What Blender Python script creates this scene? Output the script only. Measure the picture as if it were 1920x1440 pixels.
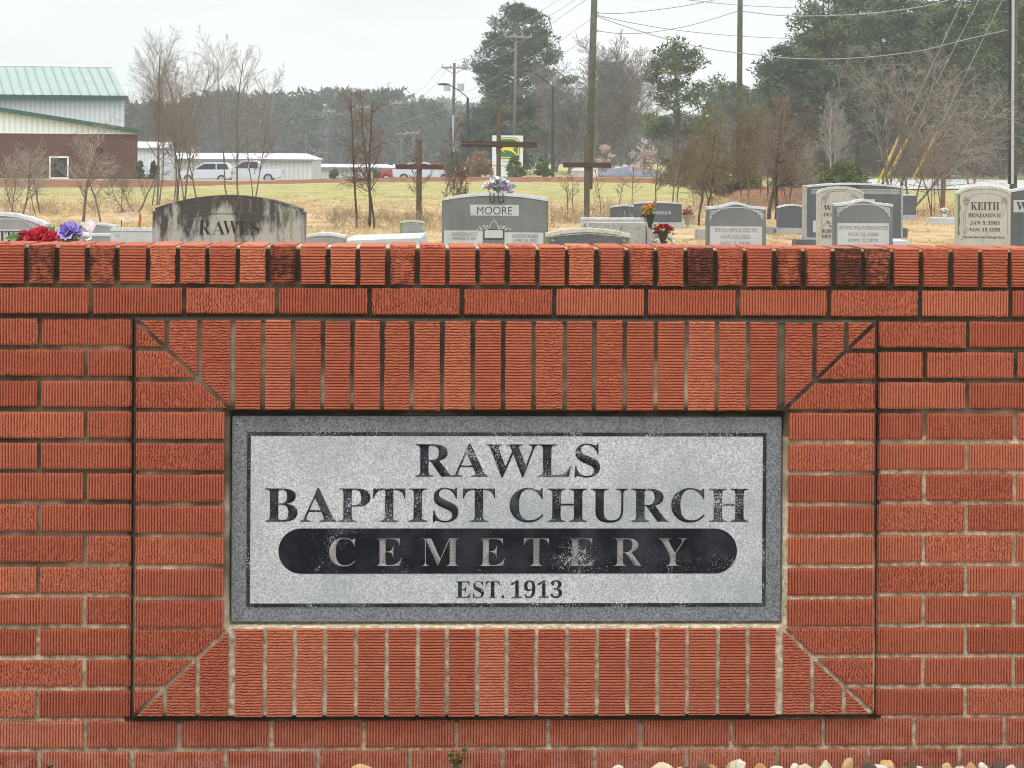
import bpy, bmesh, math, random
import numpy as np
from mathutils import Vector, Matrix

for o in list(bpy.data.objects):
    bpy.data.objects.remove(o)
SC = bpy.context.scene
COL = SC.collection
R = math.radians

# ------------------------------------------------------------------ camera
F = 4500.0            # focal length in photo pixels (1920 wide)
CX, HY = 960.0, 290.0  # principal column, horizon row
CAMH = 1.37
DIST = 5.283
YAW = R(2.3)
ROLL = R(0.36)
CAM = np.array([0.0, -DIST, CAMH])
_r0 = np.array([math.cos(YAW), -math.sin(YAW), 0]); _u0 = np.array([0, 0, 1.0])
FWD = np.array([math.sin(YAW), math.cos(YAW), 0])
RIGHT = math.cos(ROLL) * _r0 + math.sin(ROLL) * _u0
UP = math.cos(ROLL) * _u0 - math.sin(ROLL) * _r0
cam = bpy.data.cameras.new('camera')
camo = bpy.data.objects.new('camera', cam); COL.objects.link(camo)
M3 = Matrix((RIGHT, UP, -FWD)).transposed()
camo.matrix_world = Matrix.Translation(CAM.tolist()) @ M3.to_4x4()
cam.sensor_width = 36.0
cam.lens = F / 1920 * 36.0
cam.shift_y = -(720 - HY) / 1920
cam.clip_start = 0.1
cam.clip_end = 5000
SC.camera = camo

# ------------------------------------------------------------------ world and sun (bright overcast)
SUN_EL, SUN_AZ = R(56), R(205)
w = bpy.data.worlds.new('World'); SC.world = w; w.use_nodes = True
nt = w.node_tree; nt.nodes.clear()
def wn(t, **k):
    n = nt.nodes.new(t)
    for a, b in k.items(): setattr(n, a, b)
    return n
sky = wn('ShaderNodeTexSky'); sky.sky_type = 'NISHITA'; sky.sun_disc = False
sky.sun_elevation = SUN_EL; sky.sun_rotation = SUN_AZ
bg1 = wn('ShaderNodeBackground'); bg1.inputs['Strength'].default_value = 0.08
nt.links.new(sky.outputs[0], bg1.inputs['Color'])
tc = wn('ShaderNodeTexCoord')
sep = wn('ShaderNodeSeparateXYZ'); nt.links.new(tc.outputs['Generated'], sep.inputs[0])
mp = wn('ShaderNodeMapping'); mp.inputs['Scale'].default_value = (5.0, 5.0, 18.0)
nt.links.new(tc.outputs['Generated'], mp.inputs[0])
nz = wn('ShaderNodeTexNoise'); nz.inputs['Scale'].default_value = 1.0; nz.inputs['Detail'].default_value = 4; nz.inputs['Roughness'].default_value = 0.5
nt.links.new(mp.outputs[0], nz.inputs['Vector'])
cr = wn('ShaderNodeValToRGB')
cr.color_ramp.elements[0].position = 0.36; cr.color_ramp.elements[0].color = (0.715, 0.745, 0.775, 1)
cr.color_ramp.elements[1].position = 0.62; cr.color_ramp.elements[1].color = (0.86, 0.875, 0.885, 1)
nt.links.new(nz.outputs['Fac'], cr.inputs[0])
# a cloud deck brightens towards the zenith
mr = wn('ShaderNodeMapRange'); mr.inputs['From Min'].default_value = 0.02; mr.inputs['From Max'].default_value = 1.0
mr.inputs['To Min'].default_value = 1.0; mr.inputs['To Max'].default_value = 3.0
nt.links.new(sep.outputs['Z'], mr.inputs['Value'])
bg2 = wn('ShaderNodeBackground')
nt.links.new(cr.outputs[0], bg2.inputs['Color']); nt.links.new(mr.outputs[0], bg2.inputs['Strength'])
mix = wn('ShaderNodeMixShader'); mix.inputs[0].default_value = 0.94
nt.links.new(bg1.outputs[0], mix.inputs[1]); nt.links.new(bg2.outputs[0], mix.inputs[2])
wo = wn('ShaderNodeOutputWorld'); nt.links.new(mix.outputs[0], wo.inputs['Surface'])

sl = bpy.data.lights.new('sun', 'SUN'); sl.energy = 0.9; sl.angle = R(38); sl.color = (1, 0.97, 0.92)
so = bpy.data.objects.new('sun', sl); COL.objects.link(so)
sd = Vector((math.sin(SUN_AZ) * math.cos(SUN_EL), math.cos(SUN_AZ) * math.cos(SUN_EL), math.sin(SUN_EL)))
so.rotation_euler = sd.to_track_quat('Z', 'Y').to_euler(); so.location = (0, -8, 30)

SC.view_settings.view_transform = 'Standard'; SC.view_settings.look = 'None'
SC.view_settings.exposure = 0.14; SC.view_settings.gamma = 1.0
SC.render.engine = 'CYCLES'
SC.cycles.use_denoising = True; SC.cycles.filter_width = 1.0
SC.cycles.max_bounces = 6; SC.cycles.volume_bounces = 1
SC.cycles.transparent_max_bounces = 8
SC.cycles.sample_clamp_indirect = 6

# ------------------------------------------------------------------ helpers
def P(px, py, z):
    """world point seen at photo pixel (px, py) at depth z along the view axis"""
    return CAM + z * FWD + (px - CX) / F * z * RIGHT - (py - HY) / F * z * UP
def W(px, py, y0=0.0):
    d = FWD + (px - CX) / F * RIGHT - (py - HY) / F * UP
    t = (y0 - CAM[1]) / d[1]
    p = CAM + t * d
    return p[0], p[2]
def G(px, z, h=0.0):
    """ground point in pixel column px at depth z"""
    p = P(px, HY, z); return np.array([p[0], p[1], h])
def mpp(z): return z / F      # metres per photo pixel at depth z

_T = np.random.RandomState(7).rand(256, 256)
def noise2(x, y):
    x = np.asarray(x, float); y = np.asarray(y, float)
    xi = np.floor(x).astype(int); yi = np.floor(y).astype(int)
    fx = x - xi; fy = y - yi
    fx = fx * fx * (3 - 2 * fx); fy = fy * fy * (3 - 2 * fy)
    a = _T[xi & 255, yi & 255]; b = _T[(xi + 1) & 255, yi & 255]
    c = _T[xi & 255, (yi + 1) & 255]; d = _T[(xi + 1) & 255, (yi + 1) & 255]
    return (a * (1 - fx) + b * fx) * (1 - fy) + (c * (1 - fx) + d * fx) * fy
def fbm(x, y, n=3):
    s = 0; a = 0.5; t = 0
    for k in range(n):
        s = s + a * noise2(x * 2 ** k + 17 * k, y * 2 ** k + 31 * k); t += a; a *= 0.5
    return s / t

def link(o, parent=None):
    COL.objects.link(o)
    if parent is not None: o.parent = parent
    return o
def tag(o, label=None, cat=None, group=None, kind=None):
    if label: o['label'] = label
    if cat: o['category'] = cat
    if group: o['group'] = group
    if kind: o['kind'] = kind
    return o
def empty(name, loc, rz=0.0):
    o = bpy.data.objects.new(name, None); COL.objects.link(o)
    o.empty_display_size = 0.1
    o.location = tuple(float(v) for v in loc); o.rotation_euler = (0, 0, rz); return o
def np_mesh(name, V, Q, mat, parent=None, T=None, col=None, smooth=False):
    """mesh from vertex array, quad index array Q and/or triangle index array T"""
    me = bpy.data.meshes.new(name)
    V = np.asarray(V, np.float32)
    Q = np.zeros((0, 4), np.int32) if Q is None else np.asarray(Q, np.int32)
    T = np.zeros((0, 3), np.int32) if T is None else np.asarray(T, np.int32)
    me.vertices.add(len(V)); me.vertices.foreach_set('co', V.ravel())
    li = np.concatenate([Q.ravel(), T.ravel()])
    me.loops.add(len(li)); me.loops.foreach_set('vertex_index', li)
    n = len(Q) + len(T)
    me.polygons.add(n)
    st = np.concatenate([np.arange(len(Q)) * 4, len(Q) * 4 + np.arange(len(T)) * 3]).astype(np.int32)
    me.polygons.foreach_set('loop_start', st)
    me.polygons.foreach_set('use_smooth', np.full(n, smooth, bool))
    me.update(calc_edges=True)
    if col is not None:
        at = me.color_attributes.new('mark', 'FLOAT_COLOR', 'POINT')
        at.data.foreach_set('color', np.asarray(col, np.float32).ravel())
    me.validate()
    if mat: me.materials.append(mat)
    return link(bpy.data.objects.new(name, me), parent)

class MB:
    """collects simple solids into one mesh"""
    def __init__(s): s.v = []; s.f = []
    def add(s, v, f):
        b = len(s.v); s.v += [tuple(float(c) for c in p) for p in v]; s.f += [tuple(i + b for i in q) for q in f]; return s
    def box(s, x0, x1, y0, y1, z0, z1):
        return s.add([(x0, y0, z0), (x1, y0, z0), (x1, y1, z0), (x0, y1, z0), (x0, y0, z1), (x1, y0, z1), (x1, y1, z1), (x0, y1, z1)],
                     [(0, 3, 2, 1), (4, 5, 6, 7), (0, 1, 5, 4), (1, 2, 6, 5), (2, 3, 7, 6), (3, 0, 4, 7)])
    def prism(s, pts, y0, y1):
        """outline pts in x,z extruded from y0 (front) to y1"""
        n = len(pts)
        s.add([(x, y0, z) for x, z in pts] + [(x, y1, z) for x, z in pts],
              [tuple(range(n)), tuple(range(2 * n - 1, n - 1, -1))] + [(i, i + n, (i + 1) % n + n, (i + 1) % n) for i in range(n)])
        return s
    def tube(s, pts, rad, n=8, cap=True):
        pts = [Vector(tuple(float(c) for c in p)) for p in pts]
        if not hasattr(rad, '__len__'): rad = [rad] * len(pts)
        rings = []
        for i, p in enumerate(pts):
            d = (pts[min(i + 1, len(pts) - 1)] - pts[max(i - 1, 0)]).normalized()
            a = d.cross(Vector((0, 0, 1)))
            if a.length < 1e-3: a = Vector((1, 0, 0))
            a.normalize(); b = d.cross(a)
            rings.append([p + rad[i] * (math.cos(2 * math.pi * k / n) * a + math.sin(2 * math.pi * k / n) * b) for k in range(n)])
        v = [q for r_ in rings for q in r_]; f = []
        for i in range(len(pts) - 1):
            for k in range(n):
                f.append((i * n + k, i * n + (k + 1) % n, (i + 1) * n + (k + 1) % n, (i + 1) * n + k))
        if cap:
            f.append(tuple(range(n - 1, -1, -1))); f.append(tuple((len(pts) - 1) * n + k for k in range(n)))
        return s.add(v, f)
    def lathe(s, c, prof, n=14):
        v = []; f = []
        for (r_, z) in prof:
            for k in range(n):
                v.append((c[0] + r_ * math.cos(2 * math.pi * k / n), c[1] + r_ * math.sin(2 * math.pi * k / n), c[2] + z))
        for i in range(len(prof) - 1):
            for k in range(n):
                f.append((i * n + k, i * n + (k + 1) % n, (i + 1) * n + (k + 1) % n, (i + 1) * n + k))
        f.append(tuple(range(n - 1, -1, -1))); f.append(tuple((len(prof) - 1) * n + k for k in range(n)))
        return s.add(v, f)
    def build(s, name, mat, parent=None, bevel=0.0, seg=2, smooth=False):
        me = bpy.data.meshes.new(name); me.from_pydata(s.v, [], s.f)
        bm = bmesh.new(); bm.from_mesh(me)
        bmesh.ops.recalc_face_normals(bm, faces=bm.faces)
        if bevel > 0:
            ed = [e for e in bm.edges if len(e.link_faces) == 2 and e.calc_face_angle(0) > 0.5]
            bmesh.ops.bevel(bm, geom=ed, offset=bevel, segments=seg, affect='EDGES', clamp_overlap=True)
        bm.to_mesh(me); bm.free()
        if smooth:
            me.polygons.foreach_set('use_smooth', [True] * len(me.polygons))
        me.update()
        if mat: me.materials.append(mat)
        return link(bpy.data.objects.new(name, me), parent)

# ------------------------------------------------------------------ materials
class NT:
    def __init__(s, name):
        s.m = bpy.data.materials.new(name); s.m.use_nodes = True
        s.t = s.m.node_tree; s.b = s.t.nodes['Principled BSDF']
    def n(s, t, **k):
        n = s.t.nodes.new(t)
        for a, b in k.items():
            if a in n.inputs.keys(): n.inputs[a].default_value = b
            else: setattr(n, a, b)
        return n
    def l(s, a, b): s.t.links.new(a, b)
    def coord(s, kind='Object', scale=(1, 1, 1)):
        c = s.n('ShaderNodeTexCoord'); m = s.n('ShaderNodeMapping'); m.inputs['Scale'].default_value = scale
        s.l(c.outputs[kind], m.inputs[0]); return m.outputs[0]
    def noise(s, vec, scale, detail=3, rough=0.55, dist=0.0):
        n = s.n('ShaderNodeTexNoise', Scale=scale, Detail=detail, Roughness=rough, Distortion=dist)
        s.l(vec, n.inputs['Vector']); return n.outputs['Fac']
    def ramp(s, fac, stops):
        r = s.n('ShaderNodeValToRGB'); e = r.color_ramp.elements
        while len(e) < len(stops): e.new(0.5)
        for i, (p, c) in enumerate(stops):
            e[i].position = p
            e[i].color = (c, c, c, 1) if not hasattr(c, '__len__') else (c[0], c[1], c[2], 1)
        s.l(fac, r.inputs[0]); return r.outputs[0]
    def mix(s, fac, a, b, mode='MIX'):
        m = s.n('ShaderNodeMix', data_type='RGBA', blend_type=mode)
        for k, v in ((0, fac), (6, a), (7, b)):
            if hasattr(v, 'links') or isinstance(v, bpy.types.NodeSocket): s.l(v, m.inputs[k])
            elif k == 0: m.inputs[0].default_value = v
            else: m.inputs[k].default_value = (v[0], v[1], v[2], 1)
        return m.outputs[2]
    def math(s, op, a, b=0.0, clamp=False):
        m = s.n('ShaderNodeMath', operation=op, use_clamp=clamp)
        for k, v in ((0, a), (1, b)):
            if isinstance(v, bpy.types.NodeSocket): s.l(v, m.inputs[k])
            else: m.inputs[k].default_value = v
        return m.outputs[0]
    def attr(s, name='mark'):
        a = s.n('ShaderNodeAttribute', attribute_name=name)
        sp = s.n('ShaderNodeSeparateColor'); s.l(a.outputs['Color'], sp.inputs[0]); return sp.outputs
    def done(s, color=None, rough=0.8, bump=None, bstr=0.3, bdist=0.002, spec=0.3, metal=0.0):
        if color is not None:
            if isinstance(color, bpy.types.NodeSocket): s.l(color, s.b.inputs['Base Color'])
            else: s.b.inputs['Base Color'].default_value = (*color, 1)
        if isinstance(rough, bpy.types.NodeSocket): s.l(rough, s.b.inputs['Roughness'])
        else: s.b.inputs['Roughness'].default_value = rough
        s.b.inputs['Specular IOR Level'].default_value = spec
        s.b.inputs['Metallic'].default_value = metal
        if bump is not None:
            b = s.n('ShaderNodeBump', Strength=bstr, Distance=bdist); s.l(bump, b.inputs['Height']); s.l(b.outputs[0], s.b.inputs['Normal'])
        return s.m

def simple(name, c, rough=0.7, vary=0.15, scale=8.0, spec=0.3, metal=0.0, bump=0.0, bdist=0.002):
    t = NT(name); v = t.coord()
    f = t.noise(v, scale, 4)
    col = t.ramp(f, [(0.3, [x * (1 - vary) for x in c]), (0.7, [min(1, x * (1 + vary)) for x in c])])
    return t.done(col, rough, bump=f if bump else None, bstr=bump, bdist=bdist, spec=spec, metal=metal)

def granite(name, dark, light, scale=420.0, rough=0.55, stain=None, spec=0.35, scuff=0.0, amt=0.35):
    """speckled stone; stain = (colour, noise scale, threshold) patches of lichen or soot"""
    t = NT(name); v = t.coord()
    f = t.noise(v, scale, 2, 0.7)
    col = t.ramp(f, [(0.36, dark), (0.5, [(a + b) / 2 for a, b in zip(dark, light)]), (0.64, light)])
    big = t.noise(v, 3.5, 4, 0.6)
    stv = t.coord(scale=(1, 1, .12)); stk = t.noise(stv, 9, 5, .7)
    col = t.mix(t.ramp(stk, [(.45, 0.0), (.75, .38)]), col, [.6 * x for x in dark])
    col = t.mix(t.ramp(big, [(0.35, 0.0), (0.7, amt)]), col, [min(1, 1.25 * x) for x in light])
    if stain:
        for (c, sc, th) in stain:
            m = t.noise(v, sc, 6, 0.68)
            col = t.mix(t.ramp(m, [(th, 0.0), (th + 0.1, 0.85)]), col, c)
    return t.done(col, rough, bump=f, bstr=0.15, bdist=0.001, spec=spec)

# ------------------------------------------------------------------ lettering
_BOLD = {}
for i in range(26):
    _BOLD[chr(65 + i)] = chr(0x1D400 + i); _BOLD[chr(97 + i)] = chr(0x1D41A + i)
for i in range(10): _BOLD[str(i)] = chr(0x1D7CE + i)
def text_mesh(name, s, cx, base, width, cap, y, depth, mat, parent, serif=True, thin=0.0, space=1.0):
    """letters fitted to width and cap height, standing proud of plane y towards -Y; cx, base in local x, z"""
    c = bpy.data.curves.new(name, 'FONT')
    c.body = ''.join(_BOLD.get(k, k) for k in s) if serif else s
    c.size = 1.0; c.resolution_u = 6; c.space_character = space; c.offset = thin; c.space_word = 0.62; c.fill_mode = 'BOTH'
    o = bpy.data.objects.new(name, c); COL.objects.link(o)
    bpy.context.view_layer.update()
    dg = bpy.context.evaluated_depsgraph_get()
    me = bpy.data.meshes.new_from_object(o.evaluated_get(dg))
    bpy.data.objects.remove(o); bpy.data.curves.remove(c)
    n = len(me.vertices); co = np.empty(n * 3, np.float32); me.vertices.foreach_get('co', co); co = co.reshape(-1, 3)
    x0, x1 = co[:, 0].min(), co[:, 0].max()
    kx = width / (x1 - x0); kz = cap / (0.676 if serif else 0.70)
    out = np.stack([(co[:, 0] - (x0 + x1) / 2) * kx + cx, np.full(n, y - depth), co[:, 1] * kz + base], 1).astype(np.float32)
    me.vertices.foreach_set('co', out.ravel())
    bm = bmesh.new(); bm.from_mesh(me)
    bmesh.ops.recalc_face_normals(bm, faces=bm.faces)
    r_ = bmesh.ops.extrude_face_region(bm, geom=list(bm.faces))
    bmesh.ops.translate(bm, verts=[g for g in r_['geom'] if isinstance(g, bmesh.types.BMVert)], vec=(0, depth, 0))
    bmesh.ops.recalc_face_normals(bm, faces=bm.faces)
    bm.to_mesh(me); bm.free()
    me.name = name; me.materials.clear(); me.materials.append(mat)
    return link(bpy.data.objects.new(name, me), parent)
# ================================================================== the brick wall with its sign
rng = np.random.RandomState(3)
PITCH = 0.0063
def near(a, b, wd): return np.exp(-((a - b) / wd) ** 2)
def blackening(GX, GZ):
    """black algae on the wall: worse along the cap, below the ledges and beside the surround; ledge shadows are painted in too"""
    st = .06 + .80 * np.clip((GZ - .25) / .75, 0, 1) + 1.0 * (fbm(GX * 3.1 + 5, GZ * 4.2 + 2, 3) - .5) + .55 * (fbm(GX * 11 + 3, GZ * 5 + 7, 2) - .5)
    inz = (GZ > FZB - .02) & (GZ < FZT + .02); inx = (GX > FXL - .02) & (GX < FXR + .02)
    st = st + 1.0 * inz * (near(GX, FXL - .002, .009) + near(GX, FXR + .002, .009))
    st = st + 1.15 * inx * near(GZ, FZB - .004, .011) + .85 * near(GZ, FZT + .003, .011) * (GX < .9)  # joint under the surround: cast shadow painted in together with the stain
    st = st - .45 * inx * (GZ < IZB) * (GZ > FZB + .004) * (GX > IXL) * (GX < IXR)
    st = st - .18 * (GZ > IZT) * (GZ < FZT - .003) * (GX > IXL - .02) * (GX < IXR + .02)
    st = st + .5 * (np.abs(GX - (IXL + IXR) / 2) < (IXR - IXL) / 2 + .01) * near(GZ, IZT, .013)  # shadow at the top of the plaque recess, painted into the colour
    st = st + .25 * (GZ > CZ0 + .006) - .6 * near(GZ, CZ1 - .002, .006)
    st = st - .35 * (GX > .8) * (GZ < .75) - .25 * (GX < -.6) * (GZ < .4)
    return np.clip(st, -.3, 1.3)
class Bricks:
    def __init__(s): s.V = []; s.Q = []; s.C = []; s.n = 0
    def patch(s, u0, u1, lo, hi, mp, tone, grime, rough, amp=0.0038, back=0.02):
        """ribbed brick face: ribs run along v; lo/hi give the v extent at each u; mp(u, v, depth) -> xyz"""
        nu = max(6, int((u1 - u0) / PITCH * 6)); u = np.linspace(u0, u1, nu)
        l, h = lo(u), hi(u); L = max(1e-4, float(np.max(h - l)))
        nv = max(4, int(L / 0.0042)); t = np.linspace(0, 1, nv)
        U = np.repeat(u[:, None], nv, 1); V = l[:, None] + (h - l)[:, None] * t[None, :]
        ou, ov = rng.rand(2) * 200
        jag = 0.0015
        # ragged outline
        eu = np.zeros_like(U); eu[0] = 1; eu[-1] = -1
        U = U + eu * jag * (noise2(V * 260 + ou, V * 0 + ov) + .9 * noise2(V * 45 + ou, V * 0 + ov) - 0.7)
        ev = np.zeros_like(V); ev[:, 0] = 1; ev[:, -1] = -1
        V = V + ev * jag * 1.2 * (noise2(U * 300 + ov, U * 0 + ou) + .9 * noise2(U * 40 + ov, U * 0 + ou) - 0.7)
        wob = rough * (fbm(U * 70 + ou, V * 260 + ov, 2) - 0.5) * .65 + 0.12 * (noise2(U * 40 + ov, V * 30) - 0.5) + (0.12 + 0.35 * rough) * (noise2(U * 300 + ou, V * 420 + ov) - 0.5)
        p = np.mod(U / PITCH + wob, 1.0)
        g = np.clip(1 - np.abs(p - 0.5) / 0.27, 0, 1); g = np.clip(g * 1.25, 0, 1)
        chip = fbm(U * 420 + ou, V * 330 + ov, 2)
        g = g * np.clip(1.25 - rough * 1.5 * np.clip(chip - 0.5, 0, 1) * 3, 0.1, 1.2)
        d = amp * g * (0.75 + 0.5 * noise2(U * 120 + ov, V * 120 + ou))
        d = d + 0.0008 * rough * (chip - 0.5) * 2 + 0.0012 * np.clip(noise2(U * 500, V * 420 + ou) - 0.86, 0, 1) * 9
        e = np.minimum(np.minimum(U - u0, u1 - U), np.minimum(V - l[:, None], h[:, None] - V))
        d = d + 0.0022 * np.exp(-np.clip(e, 0, 1) / 0.0011)
        d = d + (rng.rand() - 0.5) * 0.0018 + (U - (u0 + u1) / 2) * (rng.rand() - 0.5) * 0.008
        X = mp(U, V, d).reshape(-1, 3)
        idx = np.arange(nu * nv).reshape(nu, nv)
        q = np.stack([idx[:-1, :-1], idx[1:, :-1], idx[1:, 1:], idx[:-1, 1:]], -1).reshape(-1, 4)
        ring = np.concatenate([idx[:, 0], idx[-1, 1:], idx[-2::-1, -1], idx[0, -2:0:-1]])
        B = mp(U, V, np.full_like(U, back)).reshape(-1, 3)[ring]
        k = len(ring); b0 = nu * nv; j = np.arange(k)
        q2 = np.stack([ring, ring[(j + 1) % k], b0 + (j + 1) % k, b0 + j], -1)
        s.V += [X, B]; s.Q += [q + s.n, q2 + s.n]
        so = blackening(X[:, 0], X[:, 2]).reshape(nu, nv)
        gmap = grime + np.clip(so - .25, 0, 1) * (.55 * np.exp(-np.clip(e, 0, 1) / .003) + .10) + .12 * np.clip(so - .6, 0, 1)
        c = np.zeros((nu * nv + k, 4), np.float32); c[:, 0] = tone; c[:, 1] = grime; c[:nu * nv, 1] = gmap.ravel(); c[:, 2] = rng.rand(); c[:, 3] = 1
        s.C.append(c); s.n += nu * nv + k
    def face(s, x0, x1, z0, z1, y, vert=True, tone=None, grime=0.0, rough=None):
        tone = rng.rand() if tone is None else tone
        rough = rng.rand() ** 3 if rough is None else rough
        f = lambda a: (lambda u: np.full_like(u, a))
        if vert: s.patch(x0, x1, f(z0), f(z1), lambda U, V, d: np.stack([U, y + d, V], -1), tone, grime, rough)
        else: s.patch(z0, z1, f(x0), f(x1), lambda U, V, d: np.stack([V, y + d, U], -1), tone, grime, rough)
    def build(s, name, mat, parent):
        return np_mesh(name, np.concatenate(s.V), np.concatenate(s.Q), mat, parent, col=np.concatenate(s.C))

# --- brick, mortar, stone
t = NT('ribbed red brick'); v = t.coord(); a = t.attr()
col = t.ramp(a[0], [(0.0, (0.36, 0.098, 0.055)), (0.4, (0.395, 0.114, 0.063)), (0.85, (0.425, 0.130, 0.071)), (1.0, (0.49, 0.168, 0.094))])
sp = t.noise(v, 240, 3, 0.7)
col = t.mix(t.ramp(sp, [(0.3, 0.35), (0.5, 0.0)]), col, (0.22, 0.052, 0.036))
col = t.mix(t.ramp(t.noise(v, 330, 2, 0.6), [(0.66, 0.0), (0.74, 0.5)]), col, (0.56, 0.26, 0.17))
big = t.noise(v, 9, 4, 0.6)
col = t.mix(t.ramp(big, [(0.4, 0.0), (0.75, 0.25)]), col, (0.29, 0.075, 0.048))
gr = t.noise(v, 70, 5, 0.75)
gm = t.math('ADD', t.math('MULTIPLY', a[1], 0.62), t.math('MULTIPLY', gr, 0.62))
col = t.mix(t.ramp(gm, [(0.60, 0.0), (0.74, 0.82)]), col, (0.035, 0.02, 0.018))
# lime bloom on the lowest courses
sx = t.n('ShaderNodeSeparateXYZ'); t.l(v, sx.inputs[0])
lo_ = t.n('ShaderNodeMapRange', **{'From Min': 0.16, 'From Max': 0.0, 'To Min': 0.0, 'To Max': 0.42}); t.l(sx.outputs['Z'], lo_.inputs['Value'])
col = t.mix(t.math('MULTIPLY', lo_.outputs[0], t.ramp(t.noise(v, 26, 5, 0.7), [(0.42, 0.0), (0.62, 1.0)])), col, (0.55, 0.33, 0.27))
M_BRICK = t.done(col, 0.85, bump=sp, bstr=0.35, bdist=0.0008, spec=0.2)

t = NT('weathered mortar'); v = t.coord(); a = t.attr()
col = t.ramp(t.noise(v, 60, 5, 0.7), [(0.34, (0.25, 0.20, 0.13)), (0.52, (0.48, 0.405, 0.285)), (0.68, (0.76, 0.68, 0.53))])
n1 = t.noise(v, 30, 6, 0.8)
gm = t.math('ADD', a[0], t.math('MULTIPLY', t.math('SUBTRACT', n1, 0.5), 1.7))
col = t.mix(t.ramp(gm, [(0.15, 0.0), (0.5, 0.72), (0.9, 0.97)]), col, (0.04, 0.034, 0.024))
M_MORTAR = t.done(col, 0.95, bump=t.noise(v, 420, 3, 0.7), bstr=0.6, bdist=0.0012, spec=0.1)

wall = empty('brick_wall', (0, 0, 0))
tag(wall, 'long red ribbed brick wall framing a granite cemetery sign', 'wall')

def Zc(py): return CAMH - (py - HY) / (F / DIST * math.cos(YAW)) - 0.0
def Xc(px, py=900): return W(px, py)[0]
XL, XR = -2.6, 2.7
JT = 0.0088                       # joint
PF = 0.022                        # how far the sign surround stands proud
FXL, FXR = Xc(251, 970), Xc(1640.5, 970)
IXL, IXR = Xc(428, 970), Xc(1470.5, 970)
FZT, FZB = Zc(598), Zc(1341)
IZT, IZB = Zc(769), Zc(1172.5)
SIDE = (FZT - FZB)

run = Bricks()
# cap: upright headers laid across the top
cap = Bricks()
CZ0, CZ1 = Zc(534.5), Zc(461.5)
cx0, cx1 = W(50, 495)[0], W(1893, 495)[0]; per = (cx1 - cx0) / 33
CZ0, CZ1 = Zc(534.5), Zc(461.5)
dark_caps = {0: .48, 2: .42, 8: .52, 9: .2, 12: .36, 15: .25, 22: .58, 25: .36, 26: .25, 27: .58, 28: .42, -2: .4, 19: .2, 20: .25}
rough_caps = {0: .8, 2: .9, 8: .8, 12: .9, 22: 1, 25: .7, 27: 1, 28: .8}
for k in range(-30, 62):
    a0 = cx0 + k * per + 0.0045 + (rng.rand() - .5) * .0025; a1 = cx0 + (k + 1) * per - 0.0045 + (rng.rand() - .5) * .0025
    if a0 < XL or a1 > XR: continue
    tn = rng.rand(); gm = dark_caps.get(k, rng.rand() * .12); rg = rough_caps.get(k, rng.rand() ** 2.5)
    z1 = CZ1 + (rng.rand() - .5) * .003; y0 = -0.004 + (rng.rand() - .5) * .002
    cap.face(a0, a1, CZ0 + (rng.rand() - .5) * .003, z1, y0, vert=False, tone=tn, grime=gm, rough=rg)
    f = lambda q: (lambda u: np.full_like(u, q))
    cap.patch(a0, a1, f(y0 + .002), f(y0 + .196), lambda U, V, d, z1=z1: np.stack([U, V, z1 - d - .0006], -1), tn, gm * .5 + .1, .8, amp=0.0006)
cap.build('coping', M_BRICK, wall)

BH = 0.0585
def row(ztop, joints, x0, x1, grime=0.0):
    js = [x0 - JT / 2] + sorted(j for j in joints if x0 + .012 < j < x1 - .012) + [x1 + JT / 2]
    for a0, a1 in zip(js[:-1], js[1:]):
        j = (rng.rand(4) - .5) * .002
        run.face(a0 + JT / 2 + j[0] * .6, a1 - JT / 2 + j[1] * .6, ztop - BH + j[2], ztop + j[3], (rng.rand() - .5) * .003,
                 grime=max(0.0, grime + (rng.rand() - .6) * .2))
RP = 0.2032
def seq(x): return [x + RP * k for k in range(-16, 17)]
row(Zc(541.5), seq(Xc(170, 565)), XL, XR, .05)
CP = (FZT - Zc(1350)) / 13
for k in range(13):
    zt = Zc(599.8) - k * CP
    g = .16 if k < 4 else .02
    row(zt, [q for q in seq(Xc(72 if k % 2 == 0 else 159, 970))], XL, FXL - JT / 2, g)
    row(zt, [q for q in seq(Xc(1813 if k % 2 == 0 else 1733, 970))], FXR + JT / 2, XR, g * .7)
row(Zc(1350.3), seq(Xc(334, 1375)), XL, XR, .05)
row(Zc(1408), seq(Xc(247, 1425)), XL, XR, .05)
row(Zc(1465.5), seq(Xc(334, 1480)), XL, XR, .05)
run.build('brick_facing', M_BRICK, wall)

# sign surround: soldier courses, stacked sides, mitred corners
sur = Bricks(); yf = -PF
TL = [438, 494, 550, 606, 661, 717, 772, 829, 886, 943, 1000, 1058, 1113, 1170, 1228, 1285, 1342, 1400, 1459]
BL = [438, 497, 553, 609.5, 667.5, 725, 782.5, 837.5, 894, 949, 1004.5, 1061.5, 1118, 1175, 1231, 1287, 1344, 1400, 1455]
for k in range(18):
    for J, z0, z1, py in ((TL, IZT, FZT, 680), (BL, FZB, IZB, 1255)):
        a0, a1 = Xc(J[k], py) + .0043, Xc(J[k + 1], py) - .0043
        sur.face(a0, a1, z0 + .002 + (rng.rand() - .5) * .003, z1 - .003 + (rng.rand() - .5) * .003, yf + (rng.rand() - .5) * .004, vert=False, grime=rng.rand() * .08,
                 rough=rng.rand() ** 2 * .7, tone=.2 + .8 * rng.rand())
nside = 7; SP = (IZT - IZB + .006) / nside
for k in range(nside):
    zt = IZT - k * SP - .003
    sur.face(FXL + .006, IXL - .008, zt - SP + JT, zt, yf + (rng.rand() - .5) * .003)
    sur.face(IXR + .006, FXR - .006, zt - SP + JT, zt, yf + (rng.rand() - .5) * .003)
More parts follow.
